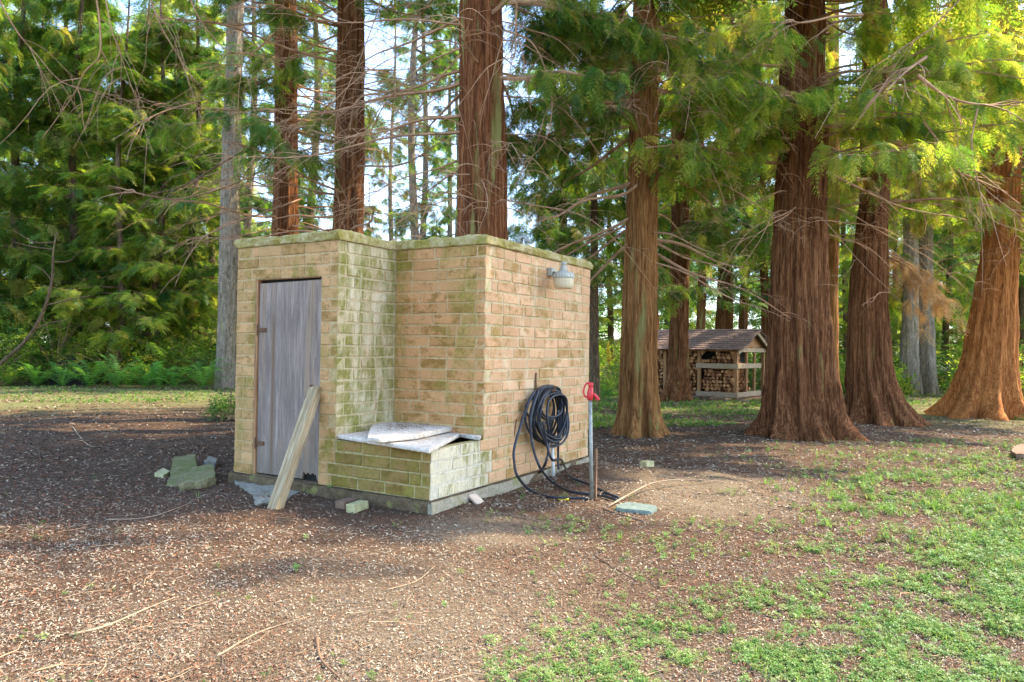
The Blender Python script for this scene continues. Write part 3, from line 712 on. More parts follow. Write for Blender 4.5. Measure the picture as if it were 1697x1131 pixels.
hb_ = G(981, 828); hd = (hb_-CAM).dot(F); ht = at(978, 658, hd)
hyd = empty('yard_hydrant', hb_); tag(hyd, 'yard hydrant with red head on a galvanised standpipe beside the hose', 'hydrant')
mb = MB(); mb.tube([(hb_.x, hb_.y, hb_.z-.1), (ht.x, ht.y, ht.z)], .0165, 12); mb.build('standpipe', MAT['galv'], hyd, True)
side = RH*.026
mb = MB(); p = at(984, 745, hd)+side*.9+FH*.02; mb.box((p.x-.009, p.y-.010, hb_.z-.05), (p.x+.009, p.y+.010, p.z)); mb.build('support_stake', MAT['twig_dark'], hyd)
hm = Matrix.Translation(ht)@Matrix.Rotation(math.atan2(RH.y, RH.x), 4, 'Z')
def hx(pts): return [tuple(hm@Vector(p_)) for p_ in pts]
mb = MB(); mb.tube(hx([(0, 0, -.03), (0, 0, .0), (0, 0, .03), (0.004, 0, .06), (.006, 0, .10)]), [.024, .028, .03, .024, .017], 12)
mb.tube(hx([(.005, 0, .02), (.035, 0, .018), (.055, 0, .0), (.062, 0, -.018)]), [.02, .017, .017, .019], 10)
mb.tube(hx([(.062, 0, -.012), (.066, 0, -.03)]), [.023, .02], 10); mb.build('head', MAT['red'], hyd, True)
mb = MB(); mb.tube(hx(spline([(.005, 0, .10), (-.02, 0, .122), (-.045, 0, .10), (-.058, 0, .05), (-.05, 0, .012), (-.03, 0, -.002), (-.012, 0, .012)], 5)), .0085, 8)
mb.box((-.016, -.02, .085), (.024, .02, .125), M4=hm, bev=.005); mb.build('lever', MAT['red'], hyd, True)
pp = G(918, 790); pt = at(915, 735, (pp-CAM).dot(F)); mb = MB(); mb.tube([(pp.x, pp.y, pp.z-.1), tuple(pt)], .018, 12); mb.tube([tuple(pt), (pt.x, pt.y, pt.z+.05)], .022, 12)
tag(mb.build('pvc_pipe', MAT['pvc'], None, True), 'short white plastic pipe standing behind the trailing hose by the wall', 'pipe')
a = hp(856, 695, .02); b = gp_(838, 806, 0); mb = MB(); mb.tube([a, ((a[0]+b[0])/2, (a[1]+b[1])/2+.01, (a[2]+b[2])/2), b], .006, 6)
tag(mb.build('metal_rod', MAT['rust']), 'thin rusty rod leaning on the brick wall left of the hose', 'rod')

# leaning board
bb = G(455, 843); tt = on_y(521, 647, -.035); ax = (tt-bb); Lb = ax.length+.03
zx = ax.normalized(); xw = Vector((1, .12, 0)); xw = (xw-zx*xw.dot(zx)).normalized(); yx = zx.cross(xw)
Mb = Matrix(((xw.x, yx.x, zx.x, bb.x), (xw.y, yx.y, zx.y, bb.y), (xw.z, yx.z, zx.z, bb.z-.02), (0, 0, 0, 1)))
mb = MB(); n = 24; V = []; hwid, hth = .044, .044
for i in range(n+1):
    t = i/n; chip = .0 if t < .8 else -.018*abs(math.sin(t*40))*min(1, (t-.8)*8)
    for x, y in ((-hwid-chip, -hth), (hwid, -hth), (hwid, hth), (-hwid-chip, hth)):
        V.append((x+.002*noise.noise(Vector((t*20, x*9, 1))), y+.002*noise.noise(Vector((t*20, y*9, 3))), t*Lb+(0 if i < n else .02*(x > 0))))
f = [(i*4+j, i*4+(j+1) % 4, i*4+4+(j+1) % 4, i*4+4+j) for i in range(n) for j in range(4)]+[(3, 2, 1, 0), (n*4, n*4+1, n*4+2, n*4+3)]
mb.add(V, f); bo = link('timber_post', mb.mesh('timber_post', MAT['oldwood'])); bo.matrix_world = Mb
tag(bo, 'weathered timber post leaning against the grey door', 'timber post')

# stones, blocks, lids
def lump(name, pix, z0, h, mat, label, cat, rough=.02, freq=9, cuts=5, tiltv=(0, 0)):
    P = [on_z(a, b, z0+h*.6) for a, b in pix]; cx = sum(p.x for p in P)/len(P); cy = sum(p.y for p in P)/len(P)
    mb = MB(); mb.prism([(p.x, p.y) for p in P], z0-.06, lambda x, y: z0+h+(x-cx)*tiltv[0]+(y-cy)*tiltv[1]); o = mb.build(name, MAT[mat]); rough_up(o, rough, freq, cuts, cx*7)
    return tag(o, label, cat)
lump('flat_stone', [(388, 800), (420, 792), (455, 796), (493, 806), (496, 818), (470, 832), (425, 838), (418, 822)], -.115, .045, 'stone', 'flaky grey flat stone at the foot of the grey door', 'stone', .03, 11, 7)
lump('concrete_block', [(278, 797), (300, 800), (326, 778), (322, 768), (288, 770)], -.12, .07, 'mossy', 'mossy concrete block left of the pump house, the one further left', 'concrete block', .024, 9, 6, (-.10, .06))
lump('concrete_block', [(298, 806), (332, 803), (358, 797), (350, 776), (318, 779)], -.12, .085, 'mossy', 'mossy concrete block nearer the pump house corner with its top sloping forward', 'concrete block', .024, 9, 6, (.05, .08))
lump('brick_scrap', [(256, 786), (270, 790), (282, 783), (270, 777)], -.12, .03, 'tanblock', 'small yellowish brick scrap beyond the mossy blocks', 'brick scrap', .004, 12, 2)
lump('rubble_stone', [(300, 768), (318, 770), (326, 763), (308, 760)], -.115, .05, 'brownblock', 'small brown stone behind the mossy blocks', 'stone', .02, 10, 4)
lump('rubble_stone', [(338, 768), (356, 770), (362, 762), (345, 759)], -.115, .04, 'stone', 'small grey stone behind the mossy blocks', 'stone', .02, 10, 4)
def block(name, px, py, rz, sz, mat, label, cat, zoff=0, rx=0, ry=0):
    p = G(px, py); mb = MB(); mb.box((-sz[0]/2, -sz[1]/2, 0), (sz[0]/2, sz[1]/2, sz[2]), bev=.004, jit=.0015)
    o = link(name, mb.mesh(name, MAT[mat])); o.location = (p.x, p.y, p.z-.008+zoff); o.rotation_euler = (rx, ry, rz); return tag(o, label, cat)
vz = math.atan2(FH.y, FH.x)
block('brick', 574, 840, vz-.45, (.17, .095, .065), 'brownblock', 'brown brick lying left of its twin by the footing', 'brick')
block('brick', 592, 846, vz-.42, (.19, .085, .07), 'tanblock', 'mossy tan brick lying right of its twin by the footing', 'brick')
block('brick_chip', 788, 832, vz+.9, (.12, .10, .022), 'chip', 'pale brick chip propped against the footing corner', 'brick chip', .02, .0, -.6)
block('brick', 1072, 775, vz-.9, (.115, .1, .075), 'tanblock', 'lone tan brick lying on the bare ground beyond the hydrant', 'brick')
lp_ = [G(1021, 842), G(1040, 836), G(1088, 841), G(1089, 848), G(1078, 854), G(1020, 848)]
mb = MB(); cz = max(p.z for p in lp_); mb.prism([(p.x, p.y) for p in lp_], cz-.05, cz+.018); o = mb.build('meter_box_lid', MAT['greybox'])
bm = bmesh.new(); bm.from_mesh(o.data); bmesh.ops.bevel(bm, geom=bm.edges[:], offset=.008, segments=2, affect='EDGES'); bm.to_mesh(o.data); bm.free()
tag(o, 'grey green plastic utility box lid set in the ground beside the hydrant', 'box lid')
def stick(pix, r, label, mat='stick', up=.006, arch=0):
    P = []
    for i, (a, b) in enumerate(pix):
        p = G(a, b); t = i/(len(pix)-1); P.append((p.x, p.y, p.z+up+arch*math.sin(math.pi*t)))
    sp = spline(P, 6); mb = MB(); mb.tube(sp, np.linspace(r, r*.35, len(sp)), 6); return tag(mb.build('stick', MAT[mat], None, True), label, 'stick')
stick([(1008, 841), (1045, 826), (1085, 810), (1140, 802), (1200, 800)], .009, 'long pale curved stick beside the utility lid', arch=.05)
stick([(1000, 845), (1035, 856), (1075, 866), (1092, 862)], .009, 'dark broken stick in front of the utility lid', 'twig_dark')
stick([(115, 1055), (175, 1040), (240, 1012), (290, 992)], .007, 'long pale forked twig in the left foreground')
stick([(175, 863), (240, 860), (290, 845), (325, 830)], .006, 'long thin twig on the bare ground left of the door stone')
stick([(820, 850), (880, 862), (915, 870)], .004, 'thin tan twig in front of the hose')
stick([(525, 1060), (532, 1095), (565, 1128)], .009, 'dark crooked twig at the bottom of the foreground', 'twig_dark')
stick([(985, 922), (1015, 940), (1060, 968)], .006, 'dark straight twig on the ground right of centre', 'twig_dark')
stick([(360, 1090), (430, 1050), (512, 1024)], .005, 'thin straw coloured stalk in the lower left foreground')
stick([(0, 998), (22, 996), (38, 993)], .006, 'short pale stick at the left border')
stick([(640, 980), (690, 965), (720, 940)], .004, 'thin pale twig below the footing corner')
stick([(120, 708), (145, 738), (170, 741)], .009, 'pale bent twig on the dark ground at left')
stick([(65, 696), (90, 694), (130, 690)], .010, 'pale straight stick on the dark ground at left')
# stump and stones at the right border
p = G(1690, 748); lump('small_stump', [(1676, 752), (1684, 757), (1696, 758), (1712, 755), (1716, 747), (1706, 741), (1690, 740), (1680, 744)], -.12, .09, 'brownblock', 'small brown rotten stump at the right border', 'stump', .03, 9, 5)

#@@TREES
# ------------------------------------------------------------------ trees
def trunk_mesh(spec, depth, topz, mat, flute=.10, flare=.5, lobes=5, seed=0, k=84, nz=110, bark=.012, basez=None):
    """spec rows: (photo column, photo row, width in px) from base upward at this depth"""
    P = []; Rr = []
    for px, py, wpx in spec:
        p = at(px, py, depth); P.append(np.array(tuple(p))); Rr.append(wpx/FPX*depth/2)
    P = np.array(P); Rr = np.array(Rr); z = P[:, 2]
    d = (P[-1]-P[-2])/max(.2, z[-1]-z[-2])*.35+np.array([0, 0, .65]); ex = P[-1]+d*(topz-z[-1]); P = np.vstack([P, ex]); Rr = np.append(Rr, .05); z = P[:, 2]
    zb = z[0]-.25; zs = np.concatenate([np.linspace(0, 1, nz)**1.5])*(min(topz, z[-2]+1)-zb)+zb; zs = np.append(zs, np.linspace(zs[-1]+1, topz, 7))
    cx = np.interp(zs, z, P[:, 0]); cy_ = np.interp(zs, z, P[:, 1]); rr = np.interp(zs, z, Rr)
    ker = np.ones(9)/9
    def smz(a): q = np.pad(a, 4, mode='edge'); return np.convolve(q, ker, 'valid')
    cx, cy_, rr = smz(cx), smz(cy_), smz(rr)
    an = np.linspace(0, 2*np.pi, k, endpoint=False); V = []
    ph = rng.uniform(0, 6.28, 8); z0 = z[0]
    for i, zz in enumerate(zs):
        h = max(0., zz-z0); tw = .25*h*.3
        fl = flare*math.exp(-h/.28)+flare*.25*math.exp(-h/.9)
        lob = np.abs(np.cos(lobes/2*(an+tw)+ph[0]+.5*np.sin(an+ph[1])))**1.3*.75
        lob2 = np.cos((lobes+2)*(an-tw*.6)+ph[2])*.5+np.cos((2*lobes+3)*(an+tw*.3)+ph[3])*.28+.3*np.cos(3*an+ph[4])
        w_ = math.exp(-h/2.8)*.8+.2
        row = rr[i]*(1+fl*(lob*1.3-.25)+flute*w_*lob2)
        if i < nz:
            fn = np.array([noise.fractal(Vector((math.cos(a)*rr[i]*13+seed, math.sin(a)*rr[i]*13, zz*.8)), .7, 2.2, 5) for a in an])
            row = row+bark*fn*2.6
        V.append(np.stack([cx[i]+row*np.cos(an), cy_[i]+row*np.sin(an), np.full(k, zz)], 1))
    n = len(zs); f = [(i*k+j, i*k+(j+1) % k, (i+1)*k+(j+1) % k, (i+1)*k+j) for i in range(n-1) for j in range(k)]
    mb = MB(); mb.add(np.concatenate(V), f)
    return mb, lambda zq: (np.interp(zq, zs, cx), np.interp(zq, zs, cy_), np.interp(zq, zs, rr))

class Cloud:
    def __init__(s): s.P = []; s.Rt = []; s.S = []
    def add(s, p, az, pitch, roll, sc): s.P.append(p); s.Rt.append((roll, pitch, az)); s.S.append(sc)
def bake(name, cl, protos_, mat):
    T = []
    for p, r_, s_ in zip(cl.P, cl.Rt, cl.S):
        q = np.array(random.choice(protos_)).reshape(-1, 3)*s_; mm = np.array(Euler(r_).to_matrix()); T.append(q@mm.T+p)
    return link(name, tri_mesh(name, np.concatenate(T), mat))
def limb(mb, cl, p0, az, L, rise, curl, r0, leafy=0, twigs=6, hang=.5, sc=.45, tw_leafless=0, start=.3, sides=5, wob=.12, tl=.35):
    """bough that dips then curls; sprays hang along it and along its twigs"""
    n = 12; t = np.linspace(0, 1, n); ph = random.uniform(0, 6.28); d = np.array([math.cos(az), math.sin(az)]); q = np.array([-d[1], d[0]])
    side_ = wob*L*np.sin(t*3.2+ph)*t*.5
    X = p0[0]+d[0]*L*t+q[0]*side_; Y = p0[1]+d[1]*L*t+q[1]*side_; Z = p0[2]+rise*L*t+curl*L*t*t+.02*L*np.sin(t*9+ph)
    P = np.stack([X, Y, Z], 1); rad = r0*(1-t*.85); mb.tube(P, rad, sides, False)
    for i in range(twigs):
        s_ = start+(1-start)*(i+random.random())/twigs; k = min(n-2, int(s_*(n-1))); b = P[k]+(P[k+1]-P[k])*(s_*(n-1)-k)
        a2 = az+random.choice((-1, 1))*R(random.uniform(25, 75)); l2 = L*tl*random.uniform(.5, 1.15)*(1.2-s_*.6); dr = -hang*random.uniform(.3, 1.2)
        m_ = 7; t2 = np.linspace(0, 1, m_); d2 = np.array([math.cos(a2), math.sin(a2)]); wv = .08*l2*np.sin(t2*6+random.uniform(0, 6))
        Q = np.stack([b[0]+d2[0]*l2*t2-d2[1]*wv, b[1]+d2[1]*l2*t2+d2[0]*wv, b[2]+l2*(.15*t2+dr*t2*t2)], 1)
        mb.tube(Q, max(.004, r0*.22)*(1-t2*.8), 3, False)
        if tw_leafless:
            for _ in range(tw_leafless):
                j = random.randrange(1, m_-1); a3 = a2+random.uniform(-1.3, 1.3); l3 = l2*random.uniform(.25, .6); d3 = np.array([math.cos(a3), math.sin(a3)]); t3 = np.linspace(0, 1, 5)
                T3 = np.stack([Q[j, 0]+d3[0]*l3*t3, Q[j, 1]+d3[1]*l3*t3, Q[j, 2]+l3*(random.uniform(-.5, .4)*t3-random.uniform(.0, .9)*t3*t3)], 1)
                mb.tube(T3, max(.003, r0*.12)*(1-t3*.7), 3, False)
        for _ in range(leafy):
            j = random.uniform(.15, 1)*(m_-1); j0 = min(m_-2, int(j)); c_ = Q[j0]+(Q[j0+1]-Q[j0])*(j-j0)
            cl.add(c_+np.array([random.gauss(0, .03), random.gauss(0, .03), random.gauss(0, .03)]), a2+random.gauss(0, .8), R(random.uniform(5, 60)*min(1, hang*1.6)), random.gauss(0, .35), sc*random.uniform(.6, 1.25))
    return P
def make_tree(name, label, spec, depth, topz, mat, group=None, cat='tree', limbs=(), canopy=None, flute=.1, flare=.5, lobes=5, seed=0, k=84, nz=110, bark=.012, leafgrp='cedar', twigmat='twig'):
    b = at(spec[0][0], spec[0][1], depth); root = empty(name, (b.x, b.y, b.z)); tag(root, label, cat, group)
    mb, fn = trunk_mesh(spec, depth, topz, mat, flute, flare, lobes, seed, k, nz, bark); mb.build('trunk', MAT[mat], root, True)
    cl = Cloud(); tm = MB()
    for L in limbs:   # (z range, count, azimuth range in photo sense [0=right,90=away], length, rise, curl, r, kwargs)
        (z0, z1), cnt, (a0, a1), (l0, l1), rise, curl, r0, kw = L
        for i in range(cnt):
            zz = random.uniform(z0, z1); az = math.atan2(RH.y, RH.x)+R(random.uniform(a0, a1)); x, y, rr = fn(zz)
            limb(tm, cl, (x+math.cos(az)*rr*.7, y+math.sin(az)*rr*.7, zz), az, random.uniform(l0, l1), rise+random.uniform(-.1, .1), curl+random.uniform(-.1, .1), r0*random.uniform(.6, 1.2), **kw)
    if tm.n: o = tm.build('boughs', MAT[twigmat], root); tag(o, kind='stuff')
    if cl.P:
        o = scatter('crown', np.array(cl.P), np.array(cl.Rt), cl.S, GR[leafgrp], root); tag(o, kind='stuff')
    return root, fn
#@@TREELIST
LEAF = dict(leafy=15, twigs=9, hang=.8, sc=.30, sides=5)
HIGH = dict(leafy=7, twigs=8, hang=.6, sc=.85, sides=4)
BARE = dict(leafy=0, twigs=8, hang=.8, tw_leafless=3, sides=5, wob=.25, tl=.45)
THIN = dict(leafy=0, twigs=5, hang=.9, tw_leafless=2, sides=4, wob=.35, start=.2, tl=.4)
def canopy(n, z0=8.5, z1=15): return [((z0, z1), n, (0, 360), (1.8, 3.6), -.15, .12, .035, HIGH)]  # boughs above the view, their counts shaped for the shade they cast
# the big cedars behind and right of the pump house
T = {}
make_tree('cedar_tree', 'dark slender cedar trunk rising behind the door end of the roof', [(472, 640, 52), (472, 520, 44), (473, 385, 40), (474, 200, 37), (473, 0, 32)], 13.5, 17, 'cedar', limbs=[((3.2, 9), 26, (0, 360), (1.5, 3.4), -.1, .15, .028, BARE), ((2.8, 8), 56, (0, 360), (1, 3.0), .05, -.4, .012, THIN), ((4.5,8.5), 9, (0,360), (1.4,3.), -.1,-.1,.02, LEAF)]+canopy(12), seed=1)
make_tree('cedar_tree', 'straight reddish cedar trunk behind the middle of the roof, wider toward its foot', [(578, 640, 66), (577, 520, 54), (577, 385, 49), (579, 200, 46), (582, 0, 42)], 12.2, 17, 'cedar', limbs=[((3.0, 8), 26, (0, 360), (1.4, 3.6), .05, -.1, .024, BARE), ((2.8, 8), 60, (0, 360), (1, 3.), .15, -.6, .010, THIN), ((4.5,8), 7, (0,360), (1.4,3.), -.1,-.1,.02, LEAF)]+canopy(12), seed=2)
make_tree('cedar_tree', 'thick red cedar trunk with a mossy streak directly behind the roof corner', [(806, 640, 110), (804, 520, 92), (801, 390, 80), (799, 200, 74), (797, 0, 68)], 9.6, 16, 'cedar_moss', limbs=[((3.6, 6.5), 13, (95, 265), (1.5, 3.4), -.15, -.05, .026, BARE), ((3.0, 7), 30, (0, 360), (1, 2.6), .1, -.7, .010, THIN), ((4, 8), 14, (-60, 80), (1.5, 3), -.05, -.1, .03, LEAF)]+canopy(16, 7.5), flute=.17, lobes=7, seed=3, k=110)
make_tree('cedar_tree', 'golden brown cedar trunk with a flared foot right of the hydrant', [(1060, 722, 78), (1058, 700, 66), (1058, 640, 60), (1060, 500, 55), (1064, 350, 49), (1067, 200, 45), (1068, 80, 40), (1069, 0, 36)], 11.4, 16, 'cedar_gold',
          limbs=[((2.6, 4.6), 9, (-70, 70), (1.2, 2.2), -.35, -.05, .026, THIN), ((2.8, 5.2), 9, (110, 260), (1.4, 3.2), -.45, .0, .032, THIN), ((4.8, 6.8), 70, (0, 360), (1.2, 2.9), .35, -.95, .010, THIN), ((4.4, 8), 12, (5, 130), (1.5, 3.2), -.1, -.05, .03, LEAF), ((4.2, 8), 8, (100, 200), (1.5, 3.4), -.1, -.05, .03, LEAF)]+canopy(18, 8), flute=.16, flare=.5, lobes=7, seed=4, k=110)
make_tree('cedar_tree', 'massive fluted cedar trunk with spreading roots in front of the woodshed end', [(1333, 722, 132), (1330, 700, 114), (1326, 640, 100), (1323, 550, 94), (1324, 450, 84), (1327, 350, 77), (1330, 200, 70), (1332, 0, 60)], 11.8, 16, 'cedar',
          limbs=[((3.9, 5.6), 16, (160, 400), (1.2, 3.2), -.1, -.05, .03, LEAF), ((5, 8), 18, (0, 360), (1.5, 3.8), -.05, -.05, .03, LEAF), ((3.2, 6), 22, (0, 360), (1.2, 2.4), .0, -.6, .012, THIN)]+canopy(7, 8)+[((7.2, 11), 26, (195, 345), (2.2, 4.2), -.05, .05, .035, HIGH)], flute=.24, flare=.48, lobes=9, seed=5, k=150, nz=130, bark=.016, leafgrp='cedar_bright')  # last high boughs, above the view, added to shade the right wall
make_tree('cedar_tree', 'dark cedar trunk that bends near its foot, second from the right', [(1462, 702, 100), (1455, 680, 84), (1441, 620, 66), (1438, 500, 58), (1444, 400, 48), (1449, 300, 42), (1450, 100, 38), (1448, 0, 36)], 14.2, 16, 'cedar',
          limbs=[((4.2, 6), 14, (150, 400), (1.4, 3.4), -.1, -.05, .03, LEAF), ((5.4, 8.5), 16, (0, 360), (1.5, 3.6), -.05, -.05, .03, LEAF), ((3.4, 7), 22, (0, 360), (1.2, 2.8), .05, -.5, .012, THIN)]+canopy(5), flute=.17, flare=.6, lobes=8, seed=6, k=110, leafgrp='gold')
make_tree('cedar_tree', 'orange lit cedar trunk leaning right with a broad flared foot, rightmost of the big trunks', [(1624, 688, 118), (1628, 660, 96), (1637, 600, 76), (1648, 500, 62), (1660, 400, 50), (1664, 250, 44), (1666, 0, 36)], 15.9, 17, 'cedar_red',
          limbs=[((3.8, 6.4), 20, (150, 400), (1.4, 3.6), -.12, -.05, .03, LEAF), ((5.6, 9), 22, (0, 360), (1.5, 3.8), -.05, -.05, .03, LEAF), ((3.2, 7), 30, (0, 360), (1.4, 3.2), .05, -.5, .014, THIN)]+canopy(5, 9), flute=.16, flare=.55, lobes=8, seed=7, k=110, leafgrp='gold')
make_tree('fir_tree', 'grey furrowed fir trunk just left of the pump house', [(378, 642, 40), (378, 600, 34), (378, 560, 33), (380, 450, 32), (382, 300, 29), (388, 100, 25), (392, 0, 23)], 22.5, 22, 'fir', limbs=[((5, 16), 24, (0, 360), (1.6, 3.6), -.2, .2, .03, dict(LEAF, leafy=6, sc=.6))], flute=.04, flare=.2, seed=8, k=56, nz=90, bark=.02, leafgrp='fir', twigmat='twig_dark')
make_tree('cedar_tree', 'brown cedar trunk standing right in front of the woodshed', [(1117, 662, 46), (1122, 640, 36), (1126, 560, 29), (1127, 400, 28), (1128, 200, 25), (1129, 0, 20)], 19.4, 19, 'cedar', limbs=[((3.4, 12), 40, (0, 360), (1.4, 3.0), -.15, .0, .025, dict(LEAF, leafy=7, sc=.6)), ((2.6, 7), 14, (0, 360), (1.0, 2.4), .0, -.3, .014, THIN)], flute=.08, flare=.5, seed=9, k=60, nz=90, bark=.02)
make_tree('fir_tree', 'pale golden trunk half hidden behind the massive fluted cedar', [(1374, 650, 32), (1374, 550, 27), (1376, 400, 25), (1378, 250, 23), (1380, 0, 19)], 19., 18, 'cedar_gold', limbs=[((4.5, 12), 22, (0, 360), (1.4, 3.0), -.15, .0, .02, dict(LEAF, leafy=6, sc=.6))], flute=.03, flare=.15, seed=10, k=48, nz=70, leafgrp='cedar_bright')  # gold bark carries the orange light on this trunk
make_tree('fir_tree', 'pale grey fir trunk of a close pair, the left one', [(1506, 648, 34), (1507, 600, 28), (1509, 500, 24), (1510, 300, 20), (1512, 0, 17)], 24., 20, 'fir', limbs=[((3.5, 12), 30, (0, 360), (1.6, 3.0), -.25, .1, .02, dict(LEAF, leafy=6, sc=.7))], flute=.04, flare=.3, seed=11, k=48, nz=70, leafgrp='far_bright')
make_tree('fir_tree', 'pale grey fir trunk of a close pair, the right one', [(1535, 650, 32), (1535, 600, 27), (1534, 500, 24), (1532, 300, 20), (1530, 0, 17)], 24.5, 20, 'fir', limbs=[((3.5, 12), 30, (0, 360), (1.6, 3.0), -.25, .1, .02, dict(LEAF, leafy=6, sc=.7))], flute=.04, flare=.3, seed=12, k=48, nz=70, leafgrp='far_bright')
make_tree('fir_tree', 'thin dark trunk at the right edge of the pump house', [(985, 640, 16), (985, 500, 14), (985, 380, 12), (984, 200, 11), (983, 0, 10)], 17., 14, 'fir_dark', limbs=[((2.6, 9), 26, (0, 360), (1., 2.4), -.15, .05, .018, dict(LEAF, leafy=6, sc=.5))], flute=.03, flare=.15, seed=13, k=32, nz=60)
# a hanging fan of dead foliage on the bent cedar
dead = Cloud(); dm = MB(); az0 = math.atan2(RH.y, RH.x)
for k in range(7):
    p = at(1464+random.uniform(-3, 6), 425+random.uniform(-18, 20), 14.1)
    limb(dm, dead, tuple(p), az0+random.uniform(-.5, .35), random.uniform(.75, 1.2), -.45, -.55, .016, leafy=5, twigs=8, hang=1.1, sc=.30, sides=4, start=.15, wob=.15, tl=.35)
db = empty('dead_bough', at(1464, 452, 14.1)); tag(db, 'drooping bough of dry orange brown foliage on the bent cedar', 'branch')
dm.build('bough', MAT['twig'], db); o = bake('foliage', dead, [cedar_spray(1, 8, d_, 3, .34, .035) for d_ in (.5, .9)], MAT['leaf_dead']); set_parent(o, db); tag(o, kind='stuff')
# bare branches hanging into view from the boughs overhead
def hanging(label, pix, d0, d1, r, nt=7):
    r = r*.78
    n = len(pix); P = [at(a, b, d0+(d1-d0)*i/(n-1)) for i, (a, b) in enumerate(pix)]; sp = spline(P, 7); tm = MB(); tm.tube(sp, np.linspace(r, r*.3, len(sp)), 5, False)
    for i in range(nt):
        k = random.randrange(3, len(sp)-2); tn = sp[k+1]-sp[k]; tn /= np.linalg.norm(tn); q = np.cross(tn, [0, 0, 1])+rng.normal(0, .4, 3); q /= np.linalg.norm(q); q *= random.choice((-1, 1)); l = random.uniform(.25, .95); t = np.linspace(0, 1, 7)[:, None]
        Q = sp[k]+(tn*.75+q*.7)*l*t+np.array([0, 0, -.55])*l*t*t*random.uniform(.2, 1.3)+q*.05*l*np.sin(6*t); tm.tube(Q, np.linspace(r*.5, r*.2, 7), 3, False)
        for _ in range(2):
            j = random.randrange(1, 6); Q2 = Q[j]+(tn*random.uniform(-.3, 1)-q*random.uniform(-.6, .6)+rng.normal(0, .25, 3))*l*.5*t+np.array([0, 0, -.2])*l*t*t; tm.tube(Q2, np.linspace(r*.3, r*.12, 7), 3, False)
    return tag(tm.build('bare_branch', MAT['twig_dark' if r >= .026 and pix[0][0] < 600 else 'twig'], None, True), label, 'branch', 'bare branches hanging into view from overhead')
for lb, pix, d0, d1, r in [
    ('bare branch arching down at the far left top', [(-30, -60), (20, 40), (60, 90), (110, 140), (200, 160)], 8, 9, .013),
    ('bare branch dropping from the top left then kinking down left', [(150, -40), (163, 20), (165, 90), (140, 120), (120, 160), (70, 230)], 8, 8.5, .016),
    ('long bare hanging branch beside the kinked one at top left', [(170, -30), (185, 50), (200, 90), (200, 145)], 8, 8.3, .012),
    ('bare branch curving down across the dark foliage left of the fir', [(240, -30), (265, 40), (300, 100), (325, 138)], 8.5, 9, .013),
    ('bare forked branch left of the fir trunk top', [(300, -40), (330, 30), (370, 80), (400, 100), (395, 170), (405, 260)], 9, 10, .012),
    ('long bough sweeping left from behind the door end of the roof', [(470, 200), (430, 235), (370, 270), (300, 310), (250, 322)], 13, 11.5, .035),
    ('long lower bough sweeping left from behind the door end of the roof', [(470, 260), (420, 290), (350, 318), (280, 330), (180, 308)], 13, 11.5, .03),
    ('bare bough crossing the fir trunk above the roof corner', [(500, 330), (440, 352), (380, 372), (310, 406)], 12.5, 11, .026),
    ('dark bough reaching left across the upper left foliage', [(470, 120), (400, 150), (330, 168), (260, 190), (215, 225)], 13, 11.5, .03),
    ('thin bare branch fanning over the roof toward the middle trunk', [(640, -20), (600, 90), (560, 190), (555, 280), (575, 330)], 10, 10.5, .011),
    ('bare branch looping between the middle and the thick trunk', [(762, 80), (700, 110), (640, 170), (600, 240), (560, 250)], 9.5, 10, .016),
    ('bare branch below it slanting down left from the thick trunk', [(765, 90), (720, 140), (680, 200), (620, 235), (575, 262)], 9.5, 10.2, .016),
    ('thin branch drooping left from the thick trunk above the roof', [(765, 150), (720, 165), (670, 210), (640, 270), (632, 330)], 9.5, 10, .012),
    ('hooked bare branch hanging right of the thick trunk', [(835, 50), (880, 70), (905, 120), (915, 180), (900, 240), (860, 275)], 9.4, 9.6, .018),
    ('short thick bare branch hanging from the top right of the thick trunk', [(857, -20), (855, 40), (854, 85), (850, 100)], 8.5, 8.5, .018),
    ('thin branch curving down left of the golden trunk', [(1035, 20), (1020, 100), (1030, 180), (1028, 230), (1035, 275)], 10.5, 10.5, .010),
    ('golden branch reaching down right from the golden trunk', [(1085, 145), (1130, 160), (1170, 185), (1213, 210)], 11.2, 10.6, .022),
    ('lower golden branch reaching down right from the golden trunk', [(1085, 222), (1130, 238), (1170, 262), (1202, 283)], 11.2, 10.6, .020),
    ('orange branch stub pointing left among the right foliage', [(1535, 95), (1500, 120), (1470, 150)], 9, 8.6, .028),
    ('orange bough curving right below the stub', [(1520, 125), (1560, 155), (1610, 172), (1690, 175)], 9, 9, .032),
    ('long bare bough crossing in front of the bent trunk', [(1370, 285), (1440, 320), (1500, 345), (1580, 360)], 10.5, 11, .028),
    ('heavy orange bough slanting down right between the right trunks', [(1470, 230), (1540, 265), (1600, 290), (1670, 320)], 11, 11.5, .035),
    ('thin bough hanging straight down beside the heavy orange bough', [(1515, 140), (1530, 200), (1580, 260), (1640, 320), (1720, 380)], 9.5, 9.5, .017),
    ('thin drooping bough near the right border', [(1620, 180), (1610, 240), (1620, 300), (1640, 360), (1697, 385)], 9, 9, .014),
    ('long diagonal twig across the upper right foliage', [(1590, 0), (1540, 50), (1480, 90), (1400, 150), (1350, 230)], 8, 8.4, .011),
    ('pale upper branch along the top right', [(1430, 25), (1380, 28), (1330, 38), (1290, 30)], 8.6, 8.6, .024)]:
    hanging(lb, pix, d0, d1, r, 6)
